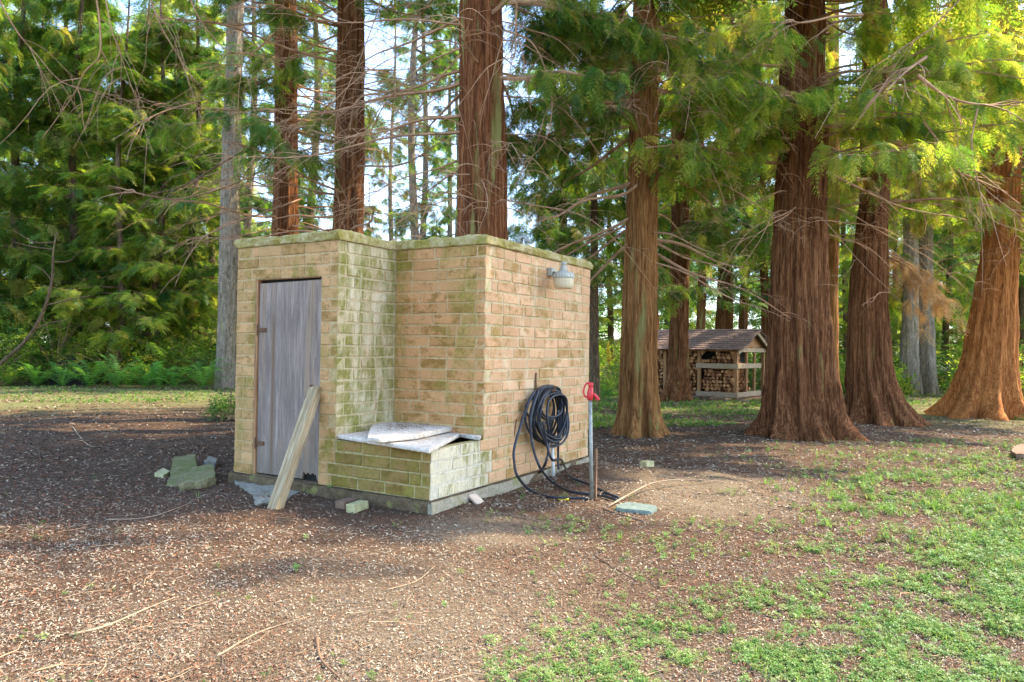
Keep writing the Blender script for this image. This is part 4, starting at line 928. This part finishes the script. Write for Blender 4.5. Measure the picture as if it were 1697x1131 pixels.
# ------------------------------------------------------------------ background trees: each trunk + crown, prototypes copied
def bg_tree(name, label, group, base, h, r, cz0, cz1, cw, nb, sc, grp, mat, twigmat='twig_dark', lean=0, skirt=0, hang=.5):
    root = empty(name, base); tag(root, label, 'tree', group)
    mb = MB(); zz = np.linspace(-.2, h, 14); P = np.stack([lean*zz+.12*np.sin(zz*.5), .1*np.cos(zz*.4), zz], 1); rad = r*(1-zz/h*.85)*(1+.5*np.exp(-zz/.35)); rad[0] = rad[1]
    mb.tube(P, rad, 14, False)
    o = mb.build('trunk', MAT[mat]); o.parent = root
    cl = Cloud(); tm = MB()
    for i in range(nb):
        u = random.random(); z = cz0+(cz1-cz0)*u; L = cw*(1-u*.75)*random.uniform(.55, 1.1); az = random.uniform(0, 6.28)
        limb(tm, cl, (lean*z, 0, z), az, L, -.15, .05, .02+.012*(1-u), leafy=6, twigs=6, hang=hang, sc=sc, sides=3, start=.12)
    o = tm.build('boughs', MAT[twigmat]); o.parent = root; tag(o, kind='stuff')
    o = scatter('crown', np.array(cl.P), np.array(cl.Rt), cl.S, GR[grp]); o.parent = root; tag(o, kind='stuff')
    return root
def copy_tree(root, loc, rz, sc, label=None, group=None):
    r = root.copy(); COL.objects.link(r); r.location = loc; r.rotation_euler = (0, 0, rz); r.scale = (sc,)*3
    if label: r['label'] = label
    if group: r['group'] = group
    for ch in root.children:
        c = ch.copy(); COL.objects.link(c); c.parent = r
    return r
def gpos(px, depth, z=None):
    p = CAM+FH*depth+RH*((px-848.5)/FPX*depth); return Vector((p.x, p.y, -.115 if z is None else z))
protos = {}
GL = 'dense green trees filling the left side'; GRr = 'trees in the wood behind the woodshed'; GC = 'slim trees seen against the sky over the roof'
protos['cedar'] = bg_tree('cedar_tree', 'bushy green cedar with foliage to the ground among the dense trees at left', GL, gpos(120, 26), 17, .2, 1.7, 15, 3.4, 95, .62, 'cedar', 'fir_dark')
protos['bright'] = bg_tree('cedar_tree', 'sunlit yellow green tree among the dense trees at left', GL, gpos(230, 29), 16, .18, 1.8, 14, 3.6, 85, .7, 'far_bright', 'fir_dark')
protos['fir'] = bg_tree('fir_tree', 'tall fir with a bare lower trunk in the wood behind the woodshed', GRr, gpos(1200, 30), 21, .27, 4.6, 20, 3.2, 80, .65, 'fir', 'cedar', hang=.7)
protos['slim'] = bg_tree('fir_tree', 'slim pale fir trunk with sparse short boughs seen against the sky over the roof', GC, gpos(683, 23), 20, .17, 2.6, 19, 2.3, 64, .42, 'fir', 'fir', hang=.6)
LEFT = [(-70, 23, 'cedar', .9), (25, 26, 'cedar', 1.1), (196, 24.5, 'bright', .85), (262, 25.5, 'cedar', .9), (318, 27, 'bright', 1.), (345, 32, 'bright', 1.0), (60, 33, 'bright', 1.1), (150, 35, 'cedar', 1.3), (260, 37, 'bright', 1.3), (-20, 39, 'bright', 1.4), (370, 42, 'cedar', 1.0), (-200, 27, 'cedar', 1.2), (100, 45, 'cedar', 1.6), (310, 50, 'cedar', 1.5)]
RIGHT = [(900, 34, 'slim', 1.1), (928, 26, 'fir', .8), (1010, 38, 'bright', 1.), (1080, 33, 'fir', 1.), (1160, 27, 'fir', .75), (1265, 29, 'fir', .8), (1235, 38, 'fir', 1.), (1195, 30, 'fir', 1.1), (1110, 48, 'cedar', 1.2), (1300, 45, 'cedar', 1.2), (1400, 30, 'bright', .8), (1420, 42, 'bright', 1.2), (1480, 36, 'bright', 1.), (1570, 30, 'cedar', .75), (1610, 40, 'bright', 1.2), (1700, 26, 'cedar', .9), (1720, 38, 'cedar', 1.2), (1550, 52, 'cedar', 1.4), (1340, 60, 'bright', 1.5), (1650, 60, 'cedar', 1.6)]
CENT = [(410, 26, 'slim', 1.), (512, 24, 'slim', 1.), (560, 40, 'slim', 1.2), (645, 45, 'slim', 1.2), (696, 32, 'slim', 1.1), (740, 38, 'slim', 1.1), (752, 28, 'slim', .9), (460, 48, 'slim', 1.4), (610, 55, 'cedar', .8), (720, 58, 'cedar', .8), (500, 58, 'cedar', .9)]
PLACES = [(-60, 'wholly outside the left border'), (0, 'just outside the left border'), (60, 'at the left border'), (140, 'above the black stump'), (215, 'above the sunlit shrub'), (290, 'behind the middle ferns'), (360, 'behind the ferns beside the grey fir'), (430, 'behind the grey fir trunk'),
          (485, 'behind the slender dark cedar trunk'), (540, 'between the two slimmer trunks over the roof'), (600, 'behind the middle trunk over the roof'), (660, 'right of the middle trunk over the roof'), (710, 'over the inner roof corner'), (748, 'left of the thick trunk'), (800, 'touching the thick trunk on its left'),
          (910, 'behind the vent pipe'), (960, 'above the wall lamp'), (1040, 'between the wall and the golden trunk'), (1100, 'behind the golden trunk'), (1145, 'behind the trunk before the woodshed'), (1180, 'above the left woodshed roof'), (1220, 'above the middle of the woodshed roof'), (1250, 'left of the woodshed gable'),
          (1290, 'above the woodshed gable'), (1380, 'behind the massive fluted cedar'), (1440, 'between the fluted and the bent cedar'), (1500, 'behind the bent cedar'), (1560, 'around the pale trunk pair'), (1630, 'left of the orange leaning trunk'), (1698, 'behind the orange leaning trunk'), (1760, 'just outside the right border'), (9999, 'far outside the right border')]
def place(px): return next(t for a, t in PLACES if px < a)
RANK = {1: [''], 2: ['nearer one ', 'farther one '], 3: ['nearest ', 'middle one ', 'farthest ']}
ents = [[px, dep, kd, sc, gr, None] for lst, gr in ((LEFT, GL), (RIGHT, GRr), (CENT, GC)) for px, dep, kd, sc in lst]
ents += [[120, 26, 'cedar', 1, GL, protos['cedar']], [230, 29, 'bright', 1, GL, protos['bright']], [1200, 30, 'fir', 1, GRr, protos['fir']], [683, 23, 'slim', 1, GC, protos['slim']]]
LOOK = {'cedar': 'bushy dark green cedar', 'bright': 'yellow green sunlit tree', 'fir': 'tall fir with bare lower trunk', 'slim': 'slim pale fir with sparse boughs'}  # the sunlit look is put into the leaf colour
for e in ents:
    same = sorted([q for q in ents if q[2] == e[2] and place(q[0]) == place(e[0])], key=lambda q: q[1]); lb = LOOK[e[2]]+', '+RANK[len(same)][same.index(e)]+place(e[0])
    if e[5] is not None: e[5]['label'] = lb
    else: copy_tree(protos[e[2]], gpos(e[0], e[1]), random.uniform(0, 6.28), e[3]*random.uniform(.93, 1.07), lb, e[4])

# far wood closing the view near the ground
fw = Cloud()
for i in range(9000):
    th = random.uniform(-1.15, 1.15); dist = random.uniform(58, 90); px_ = 848.5+FPX*math.tan(max(-1.1, min(1.1, th)))
    hmax = 13 if abs(px_-100) < 480 or px_ > 1000 else 5.5
    d_ = FH*math.cos(th)+RH*math.sin(th); p = CAM+d_*dist
    fw.add(np.array((p.x, p.y, random.uniform(0, 1)**1.2*hmax)), random.uniform(0, 6.28), R(random.uniform(0, 60)), random.gauss(0, .5), random.uniform(1.6, 3.2))
tag(scatter('far_woods', np.array(fw.P), np.array(fw.Rt), fw.S, GR['fir']), kind='stuff')

#@@UNDER
# ------------------------------------------------------------------ shrubs and ferns
def shrub(label, px, depth, w_, h, n, sc, grp, z0=0, group='shrubs at the edge of the wood'):
    b = gpos(px, depth); root = empty('shrub', b); tag(root, label, 'shrub', group); cl = Cloud(); tm = MB()
    for i in range(n):
        az = random.uniform(0, 6.28); rr = w_*math.sqrt(random.random()); hh = h*random.uniform(.1, 1)*(1-.55*(rr/w_)**2)
        cl.add(np.array((b.x+rr*math.cos(az), b.y+rr*math.sin(az), b.z+z0+hh)), az+random.gauss(0, .7), R(random.uniform(-40, 35)), random.gauss(0, .5), sc*random.uniform(.6, 1.3))
        if i % 12 == 0:
            e = (b.x+rr*math.cos(az), b.y+rr*math.sin(az), b.z+z0+hh); tm.tube(spline([(b.x+random.gauss(0, .1), b.y+random.gauss(0, .1), b.z-.1), ((b.x*1.3+e[0]*.7)/2, (b.y*1.3+e[1]*.7)/2, b.z+hh*.6), e], 4), [.014]*8+[.005], 3, False)
    o = tm.build('stem', MAT['twig'], root); tag(o, kind='stuff')
    o = scatter('foliage', np.array(cl.P), np.array(cl.Rt), cl.S, GR[grp], root); tag(o, kind='stuff'); return root
shrub('sunlit yellow green shrub behind the ferns at left', 190, 23.6, 1.5, 2.0, 420, .42, 'broad')
shrub('pale leafy shrub leaning over the dark hollow at left', 95, 23.5, 1.2, 3.0, 420, .42, 'broad', .3)
shrub('dark leafy shrub at the left border behind the ferns', 5, 22.5, 1.5, 1.7, 420, .4, 'broad_dark')
shrub('dark leafy shrub under the dense trees behind the ferns', 290, 25, 1.6, 1.6, 420, .45, 'broad_dark')
shrub('small dark glossy shrub against the left corner of the pump house', 384, 13.2, .32, .5, 220, .22, 'broad_dark')
shrub('low shrub beyond the right corner of the pump house', 1010, 23, 1.0, .9, 300, .4, 'broad')
shrub('dark shrub beside the dark thin trunk beyond the wall', 960, 21, 1.0, .8, 260, .4, 'broad_dark')
for i, (px, dep, w_, h) in enumerate([(1300, 27, 1.8, 1.6), (1420, 24, 1.3, 1.0), (1470, 31, 1.8, 1.5), (1590, 27, 1.6, 1.6), (1690, 22, 1.5, 1.8), (1400, 35, 3, 2.4), (1560, 38, 3, 2.5), (1680, 34, 3, 3), (1200, 34, 3, 2.4), (1100, 30, 2, 1.8), (1000, 33, 2.5, 1.8)]):
    shrub(['dark leafy undergrowth shrub ', 'light green undergrowth shrub ', 'dark leafy undergrowth shrub '][i % 3]+place(px)+[', near', ', farther back'][dep > 29], px, dep, w_, h, 420, .5+dep*.008, ['broad_dark', 'broad', 'broad_dark'][i % 3], group='undergrowth shrubs in the wood at right')
for i, (px, dep, w_, h) in enumerate([(60, 26, 2.2, 2.2), (160, 25, 2.0, 1.8), (250, 27, 2.2, 2.2), (340, 25, 1.6, 1.8), (430, 30, 2, 2), (-60, 22, 2, 2.5)]):
    shrub(['light green undergrowth shrub ', 'dark undergrowth shrub '][i % 2]+place(px)+' in the dense wood', px, dep, w_, h, 420, .6, ['broad', 'broad_dark'][i % 2], group='undergrowth shrubs in the dense wood at left')
def frond(L=1.):
    T = []; n = 20
    for i in range(n):
        t = (i+1)/n; b = np.array([L*t, 0, .42*L*math.sin(t*2.3)-.12*L*t]); l = L*.17*math.sin(math.pi*min(1, .15+t*.85))
        for e in (1, -1):
            d = np.array([.35, e, -.15]); d /= np.linalg.norm(d); T += [b-np.array([.016*L, 0, 0]), b+np.array([.016*L, 0, 0]), b+d*l]
        if i: T += [pb-np.array([0, .006*L, 0]), pb+np.array([0, .006*L, 0]), b]
        pb = b
    return T
fmesh = tri_mesh('frond', frond(), MAT['fern'])
FL = [('sword fern with dry brown skirt nearest the grey fir trunk', 338, 628, 1.19), ('broad sword fern left of the big one by the fir', 290, 632, 1.00), ('sword fern in the middle of the row of ferns', 243, 634, 1.06), ('sword fern below the sunlit shrub', 195, 634, 1.12), ('sword fern spreading beside the dark hollow', 150, 636, 1.06), ('small fern at the edge of the dark hollow', 105, 636, 0.88), ('fern at the foot of the mossy leaning stem', 62, 632, 0.94), ('fern at the left border', 15, 633, 1.00), ('small fern behind the row near the thin trunks', 265, 618, 0.88), ('small fern behind the row below the sunlit shrub', 215, 616, 0.88)]
for lb, px, py, sc in FL:
    p = G(px, py); dd_ = (p-CAM).dot(F); p = gpos(px, min(22.2, dd_)-.5); fe = empty('fern', p); tag(fe, lb, 'fern', 'sword ferns along the edge of the wood')
    n = 17
    for i in range(n):
        o = link('frond', fmesh, fe); a = 6.283*i/n+random.uniform(-.2, .2); s_ = sc*random.uniform(.75, 1.15); o.rotation_euler = (random.uniform(-.2, .2), -random.uniform(-.1, .75), a); o.scale = (s_,)*3; o.location = (0, 0, .02)
for lb, px, dep, sc in [('fern beyond the back corner of the pump house', 1000, 20, .6), ('low fern beside the woodshed trunk', 1012, 19, .5)]:
    fe = empty('fern', gpos(px, dep)); tag(fe, lb, 'fern')
    for i in range(12):
        o = link('frond', fmesh, fe); o.rotation_euler = (0, -random.uniform(-.1, .6), 6.283*i/12); o.scale = (sc,)*3
# upturned root plate, its dark hollow put in as near-black colour; mossy leaning stem
b = gpos(118, 22.9); mb = MB(); mb.lathe([(.75, -.1), (.72, .3), (.5, .65), (.25, .85), (.05, .9)], 28, Matrix.Translation(b)@Matrix.Diagonal((1, .6, 1, 1)), lambda a: .12*np.sin(3*a)+.06*np.sin(9*a+1)); o = mb.build('rotten_stump', MAT['dark']); rough_up(o, .12, 3, 2, 5)
tag(o, 'black rotten stump in the shade behind the left ferns', 'stump')
d_ = 21.; mb = MB(); sp = spline([at(-40, 648, d_), at(0, 604, d_), at(45, 562, d_), at(72, 515, d_), at(86, 465, d_), at(88, 420, d_), at(94, 385, d_)], 6); mb.tube(sp, np.linspace(.065, .02, len(sp)), 8)
for k in (14, 19, 24, 28, 31, 33):
    a = sp[k]; e = a+np.array(tuple(RH))*random.choice((-1, 1))*random.uniform(.5, 1.3)+np.array([0, 0, random.uniform(.1, .6)]); mb.tube(spline([a, (a+e)/2+rng.normal(0, .06, 3), e], 5), np.linspace(.025, .008, 11), 4)
tag(mb.build('leaning_stem', MAT['fir_dark'], None, True), 'bare curved stem leaning up from the left border in front of the shrubs', 'tree stem')

# ------------------------------------------------------------------ woodshed
def cw(px, py, d_): return at(px, py, d_)
def floorp(px, dep): return gpos(px, dep)
sx, sy = 6.23+.0, 20.0
O = CAM+FH*20.+RH*6.23; O.z = -.17
ev = (RH*.62+FH*.785).normalized(); lv = (RH*-.785+FH*.62).normalized()   # end direction, long direction
Ms = Matrix(((lv.x, ev.x, 0, O.x), (lv.y, ev.y, 0, O.y), (0, 0, 1, O.z), (0, 0, 0, 1)))   # local x = along the long side, y = depth
shed = empty('woodshed', O); tag(shed, 'open timber woodshed with shingled gable roof full of split firewood', 'woodshed')
LS, DS, HE, HR = 3.3, 2.2, 1.52, 2.02
def sb(name, lo, hi, mat='shedwood', bev=.004): mb = MB(); mb.box(lo, hi, M4=Ms, bev=bev); return mb.build(name, MAT[mat], shed)
for x in (0, 1.08, 2.15, 3.2):
    for y in (0, DS-.09):
        sb('post', (x, y, 0), (x+.09, y+.09, HE))
sb('post', (0.001, .72, .0), (.06, .80, HE)); sb('post', (0.001, 1.35, .0), (.06, 1.43, HE))
for z, m_ in ((.12, 'palewood'), (.92, 'palewood')):
    sb('rail', (-.03, -.035, z), (1.2, -.004, z+.14), m_); sb('rail', (-.035, -.002, z+.01), (-.004, DS*.82, z+.15), m_)
sb('rail', (-.1, -.03, HE-.12), (LS+.1, .0, HE-.02)); sb('rail', (-.04, .001, HE-.13), (-.006, DS+.1, HE-.01), 'palewood'); sb('rail', (-.1, DS, HE-.12), (LS+.1, DS+.03, HE-.02))
sb('floor_plank', (-.1, -.0, .03), (LS, DS, .09), 'shedwood')
# gable boards and roof
for s_ in (0, 1):
    mb = MB(); a = Vector((-.16, -.28 if s_ == 0 else DS+.28, HE-.1)); b = Vector((-.16, DS/2, HR+.02)); wv = Vector((0, 0, -.11)); th_ = Vector((.035, 0, 0))
    V = [a, b, b+wv, a+wv]; V = V+[v+th_ for v in V]; V = [tuple(Ms@v) for v in V]
    mb.add(V, [(0, 1, 2, 3), (7, 6, 5, 4), (0, 4, 5, 1), (1, 5, 6, 2), (2, 6, 7, 3), (3, 7, 4, 0)]); mb.build('barge_board', MAT['palewood'], shed)
mb = MB(); V = [(.02, .0, HE), (.02, DS, HE), (.02, DS/2, HR-.05), (.04, 0, HE), (.04, DS, HE), (.04, DS/2, HR-.05)]; V = [tuple(Ms@Vector(v)) for v in V]
mb.add(V, [(0, 2, 1), (3, 4, 5), (0, 1, 4, 3), (1, 2, 5, 4), (2, 0, 3, 5)]); mb.build('gable_panel', MAT['shedwood'], shed)
for s_ in (0, 1):
    mb = MB(); rows = 11; yA = -.32 if s_ == 0 else DS+.32; zA = HE-.1; yB = DS/2; zB_ = HR+.02
    for r in range(rows):
        x = -.2-random.random()*.1
        while x < LS+.15:
            w_ = random.uniform(.1, .2); t0 = r/rows; t1 = (r+1.35)/rows; y0 = yA+(yB-yA)*t0; z0 = zA+(zB_-zA)*t0; y1 = yA+(yB-yA)*min(1, t1); z1 = zA+(zB_-zA)*min(1, t1)
            j = random.uniform(-.02, .02)*.8; l0 = random.uniform(.008, .03)
            V = [(x, y0+j, z0+l0), (x+w_-.008, y0+j, z0+l0+.004), (x+w_-.008, y1, z1+.003), (x, y1, z1+.003), (x, y0+j, z0+l0+.02), (x+w_-.008, y0+j, z0+l0+.024), (x+w_-.008, y1, z1+.02), (x, y1, z1+.02)]
            V = [tuple(Ms@Vector(v)) for v in V]; mb.add(V, [(0, 3, 2, 1), (4, 5, 6, 7), (0, 1, 5, 4), (1, 2, 6, 5), (2, 3, 7, 6), (3, 0, 4, 7)])
            x += w_
    o = mb.build('roof', MAT['shingle'], shed)
for x in np.arange(0.05, LS, .42):
    mb = MB(); a = Vector((x, -.27, HE-.13)); b = Vector((x, DS/2, HR-.03)); V = [a, b, b+Vector((0, 0, -.09)), a+Vector((0, 0, -.09))]; V += [v+Vector((.04, 0, 0)) for v in V]
    mb.add([tuple(Ms@v) for v in V], [(0, 1, 2, 3), (7, 6, 5, 4), (0, 4, 5, 1), (1, 5, 6, 2), (2, 6, 7, 3), (3, 7, 4, 0)]); mb.build('rafter', MAT['shedwood'], shed)
# split logs: irregular wedge ends facing out of the long side, and along the open end
mb = MB()
def logs(x0, x1, z0, z1f, y, axis):
    z = z0; row = 0
    while z < 1.5:
        x = x0+random.uniform(0, .06)
        while x < x1:
            s_ = random.uniform(.045, .075)
            if z < z1f(x):
                k = random.choice((3, 4, 5)); a0 = random.uniform(0, 6.28); an = a0+np.arange(k)*6.283/k+rng.normal(0, .2, k); pr = random.uniform(-.07, .04); V = []
                rad = s_*rng.uniform(.75, 1.15, k); cx_, cz_ = x, z+random.uniform(-.012, .012)
                for dp_ in (pr, pr+.38):
                    for q_ in range(k):
                        u_ = cx_+rad[q_]*math.cos(an[q_]); v_ = cz_+rad[q_]*math.sin(an[q_])
                        V.append(tuple(Ms@Vector((u_, y+dp_, v_) if axis == 'x' else (y+dp_, u_, v_))))
                f = [tuple(range(k)), tuple(range(2*k-1, k-1, -1))]+[(i, k+i, k+(i+1) % k, (i+1) % k) for i in range(k)]
                mb.add(V, f, random.random())
            x += s_*1.75
        z += .098; row += 1
logs(.14, 1.05, .15, lambda x: 1.30+.15*math.sin(x*5), .12, 'x')
logs(1.25, 2.12, .12, lambda x: 1.44, .12, 'x'); logs(2.3, 3.2, .12, lambda x: 1.4, .12, 'x')
logs(.55, 1.2, .15, lambda x: 1.05, .14, 'y')
o = mb.build('firewood_stack', MAT['logend']); tag(o, 'split firewood stacked in rows inside the open woodshed', 'firewood')
o['kind'] = 'stuff'
mb = MB(); mb.box((.50, .51, .1), (LS, DS-.2, 1.5), M4=Ms); mb.build('dark_back', MAT['dark'], shed)  # near-black block added as the shade behind the logs
for i in range(16):
    p = O+lv*random.uniform(-.6, 1.6)-ev*random.uniform(.15, .7); mb = MB(); s_ = random.uniform(.05, .11)
    k = 4; mb.box((-s_*1.6, -s_*.6, 0), (s_*1.6, s_*.6, s_*.9), M4=Matrix.Translation((p.x, p.y, -.12))@Matrix.Rotation(random.uniform(0, 3), 4, 'Z'), bev=.01, jit=.008)
    tag(mb.build('firewood_piece', MAT['brownblock']), 'loose piece of firewood on the ground before the woodshed', 'firewood', 'loose firewood before the woodshed')
# closed yellow umbrella far off
b = gpos(1008, 34); um = empty('patio_umbrella', b); tag(um, 'closed yellow patio umbrella far off between the trunks', 'umbrella')
mb = MB(); mb.lathe([(.14, .75), (.16, .9), (.11, 1.3), (.06, 1.6), (.02, 1.75)], 12, Matrix.Translation(b), lambda a: .18*np.sin(5*a)); mb.build('canopy', MAT['umbrella'], um, True)
mb = MB(); mb.tube([(b.x, b.y, b.z-.1), (b.x, b.y, b.z+1.8)], .02, 8); mb.build('pole', MAT['pvc'], um)

# ------------------------------------------------------------------ ground cover
def poly_in(poly, x, y):
    x = np.asarray(x); y = np.asarray(y); c = np.zeros(x.shape, bool); n = len(poly); j = n-1
    for i in range(n):
        xi, yi = poly[i]; xj, yj = poly[j]; c ^= ((yi > y) != (yj > y)) & (x < (xj-xi)*(y-yi)/((yj-yi)+1e-12)+xi); j = i
    return c
def ground_samples(n, u0=-250, u1=1950, v0=612, v1=1300):
    """points on the ground, spread so that near and far ground is covered alike"""
    u = rng.uniform(u0, u1, n); v = rng.uniform(v0, v1, n)
    dx = F.x+RT.x*(u-848.5)/FPX-UP.x*(v-565.5)/FPX; dy = F.y+RT.y*(u-848.5)/FPX-UP.y*(v-565.5)/FPX; dz = F.z+RT.z*(u-848.5)/FPX-UP.z*(v-565.5)/FPX
    ok = dz < -.02; u, v, dx, dy, dz = u[ok], v[ok], dx[ok], dy[ok], dz[ok]; z = np.full(len(u), -.115)
    for _ in range(4):
        t = (z-CAM.z)/dz; x = CAM.x+dx*t; y = CAM.y+dy*t; z = gh(x, y)
    inb = (x > -.05) & (x < HX+.05) & (y > -.05) & (y < DD+.05); ok = ~inb
    return u[ok], v[ok], x[ok], y[ok], z[ok]
def nz2(x, y, f, s_=0):
    return np.array([noise.fractal(Vector((a*f+s_, b*f, s_)), 1, 2, 3) for a, b in zip(x, y)])
# litter
u, v, x, y, z = ground_samples(270000); k = len(u); nn_ = np.clip(nz2(x, y, .8, 3), -1, 1)
keep = rng.uniform(0, 1, k) < (.70+.45*nn_); dist = np.hypot(x-CAM.x, y-CAM.y)
bare = np.zeros(k, bool)
for (bx, by, br) in ((1130, 820, .75), (870, 870, .5)):
    q_ = G(bx, by); bare |= (np.hypot(x-q_.x, y-q_.y) < br) & (rng.uniform(0, 1, k) < .3)
keep &= ~bare
redness = (v < 870) & (u < 800) | (nn_ > .35)
for nm, msk, gp2 in (('needle_litter', keep & redness, LR), ('leaf_litter', keep & ~redness, LG)):
    kk = msk.sum(); tag(scatter(nm, np.stack([x, y, z+.006], 1)[msk], np.stack([rng.normal(0, .35, kk), rng.normal(0, .35, kk), rng.uniform(0, 6.28, kk)], 1), rng.uniform(.5, 1.15, kk)*np.clip(dist[msk]/4.6, .8, 4), gp2), kind='stuff')
# long thin twigs
TWG = scatter_group('twig_pieces', [twig_mesh('twig', .30, .0018, MAT['stick'], .15), twig_mesh('twig', .22, .0022, MAT['twig'], .4), twig_mesh('twig', .4, .0016, MAT['stick'], .3)])
u, v, x, y, z = ground_samples(560); kk = len(u); tag(scatter('twig_litter', np.stack([x, y, z+.008], 1), np.stack([rng.normal(0, .05, kk), rng.normal(0, .06, kk), rng.uniform(0, 6.28, kk)], 1), rng.uniform(.4, 1.3, kk), TWG), kind='stuff')
# weeds
def clover(n, s_, mat):
    T = []
    for i in range(n):
        a = rng.uniform(0, 6.28); r_ = rng.uniform(.2, 1)*s_; h_ = rng.uniform(.3, 1.1)*s_; c_ = np.array([math.cos(a)*r_, math.sin(a)*r_, h_])
        for j in range(3):
            b_ = a+j*2.1; d = np.array([math.cos(b_), math.sin(b_), rng.uniform(-.2, .4)]); q_ = np.array([-d[1], d[0], rng.uniform(-.2, .2)]); l = s_*.36
            T += [c_, c_+d*l*.7+q_*l*.38, c_+d*l, c_, c_+d*l, c_+d*l*.7-q_*l*.38]
        T += [np.array([0, 0, 0]), np.array([.002, 0, 0]), c_]
    return tri_mesh('weed', T, mat)
def tuft(n, s_, mat, w_=.03):
    T = []
    for i in range(n):
        a = rng.uniform(0, 6.28); r_ = rng.uniform(0, .3)*s_; b_ = np.array([math.cos(a)*r_, math.sin(a)*r_, 0]); l = rng.uniform(.5, 1.1)*s_; o_ = rng.uniform(.2, .9); m_ = b_+np.array([math.cos(a)*l*o_*.4, math.sin(a)*l*o_*.4, l*.6]); e_ = b_+np.array([math.cos(a)*l*o_, math.sin(a)*l*o_, l*.85]); q_ = np.array([-math.sin(a), math.cos(a), 0])*w_*s_
        T += [b_-q_, b_+q_, m_+q_*.8, b_-q_, m_+q_*.8, m_-q_*.8, m_-q_*.8, m_+q_*.8, e_]
    return tri_mesh('tuft', T, mat)
WG = scatter_group('weed_clumps', [clover(7, .035, MAT['weed']), clover(5, .045, MAT['weed']), clover(9, .04, MAT['weed'])])
TG = scatter_group('grass_tufts', [tuft(8, .06, MAT['grass']), tuft(11, .05, MAT['grass'], .05), tuft(7, .07, MAT['grass'], .04)])
FG = scatter_group('far_grass_tufts', [tuft(14, .13, MAT['grass'], .07), tuft(14, .10, MAT['grass'], .09)])
u, v, x, y, z = ground_samples(150000); k = len(u); n1_ = nz2(x, y, 1.7, 9); n2_ = nz2(x, y, 5.5, 4)
bord = np.interp(v, [700, 745, 800, 850, 950, 1050, 1131, 1300], [1480, 1270, 1280, 1380, 1260, 940, 780, 640])
dens = sm(-170, 420, u-bord)*.85; dens = np.maximum(dens, np.where((v > 860) & (u > 880), .14, 0)); dens = np.maximum(dens, np.where((v > 800) & (v < 900) & (u > 800) & (u < 1050), .05, 0))
dens = np.where((u < 800), np.where(v > 760, .004, 0), dens); dens = np.where((v > 735) & (v < 850) & (u > 1300), np.maximum(dens, .9*sm(1290, 1420, u)*sm(735, 755, v)), dens)
dens = dens*np.clip(.55+1.5*n1_+1.2*n2_+.25*sm(1300, 1600, u), 0, 1.3); dens = np.where(v < 730, 0, dens)
q_ = G(1490, 1000); dens = np.where(np.hypot(x-q_.x, y-q_.y) < .25, dens*.15, dens)
msk = rng.uniform(0, 1, k) < dens*.72; is_g = rng.uniform(0, 1, k) < np.where((v < 900) & (u > 1250), .35, .18)
dist = np.hypot(x-CAM.x, y-CAM.y)
for nm, mk, gp2 in (('weeds', msk & ~is_g, WG), ('grass', msk & is_g, TG)):
    kk = mk.sum(); tag(scatter(nm, np.stack([x, y, z-.004], 1)[mk], np.stack([rng.normal(0, .2, kk), rng.normal(0, .2, kk), rng.uniform(0, 6.28, kk)], 1), rng.uniform(.45, 1.0, kk)*np.clip(dist[mk]/5, .75, 1.35), gp2), kind='stuff')
# far lawn strips
u, v, x, y, z = ground_samples(60000, -400, 2100, 604, 735); k = len(u); n1_ = nz2(x, y, .45, 2); n2_ = nz2(x, y, 1.6, 7)
right_ = (u > 960) & (v < 715); d_ = np.where(right_, .9*(v < np.interp(u, [960, 1250, 1300, 1500, 1540, 1700], [712, 704, 680, 690, 672, 700])), 0)
d_ = np.where((u < 400) & (v > 640) & (v < 668), .55, d_); d_ = np.where((v < 630) & (u > 450), .7, d_)
d_ = d_*np.clip(.75+1.1*n1_+.6*n2_, 0, 1); mk = rng.uniform(0, 1, k) < d_; kk = mk.sum()
tag(scatter('far_grass', np.stack([x, y, z-.01], 1)[mk], np.stack([rng.normal(0, .2, kk), rng.normal(0, .2, kk), rng.uniform(0, 6.28, kk)], 1), rng.uniform(.35, .8, kk), FG), kind='stuff')
# seedling by the threshold
p = G(546, 826); sd2 = empty('seedling', p); tag(sd2, 'small round leaved green seedling beside the two bricks at the footing', 'seedling')
mb = MB(); mb.tube([(p.x, p.y, p.z-.02), (p.x+.005, p.y, p.z+.06), (p.x, p.y, p.z+.11)], .003, 5); mb.build('stem', MAT['fern'], sd2)
for (a, b, zz, s_) in ((0, 0, .11, .03), (.06, .01, .045, .04), (.10, .0, .04, .035)):
    mb = MB(); an = np.linspace(0, 6.28, 10, endpoint=False); V = [(p.x+RH.x*a+s_*math.cos(t), p.y+RH.y*a+s_*math.sin(t), p.z+zz+.01*math.sin(2*t)) for t in an]; mb.add(V, [tuple(range(10))]); mb.build('leaf', MAT['fern'], sd2)
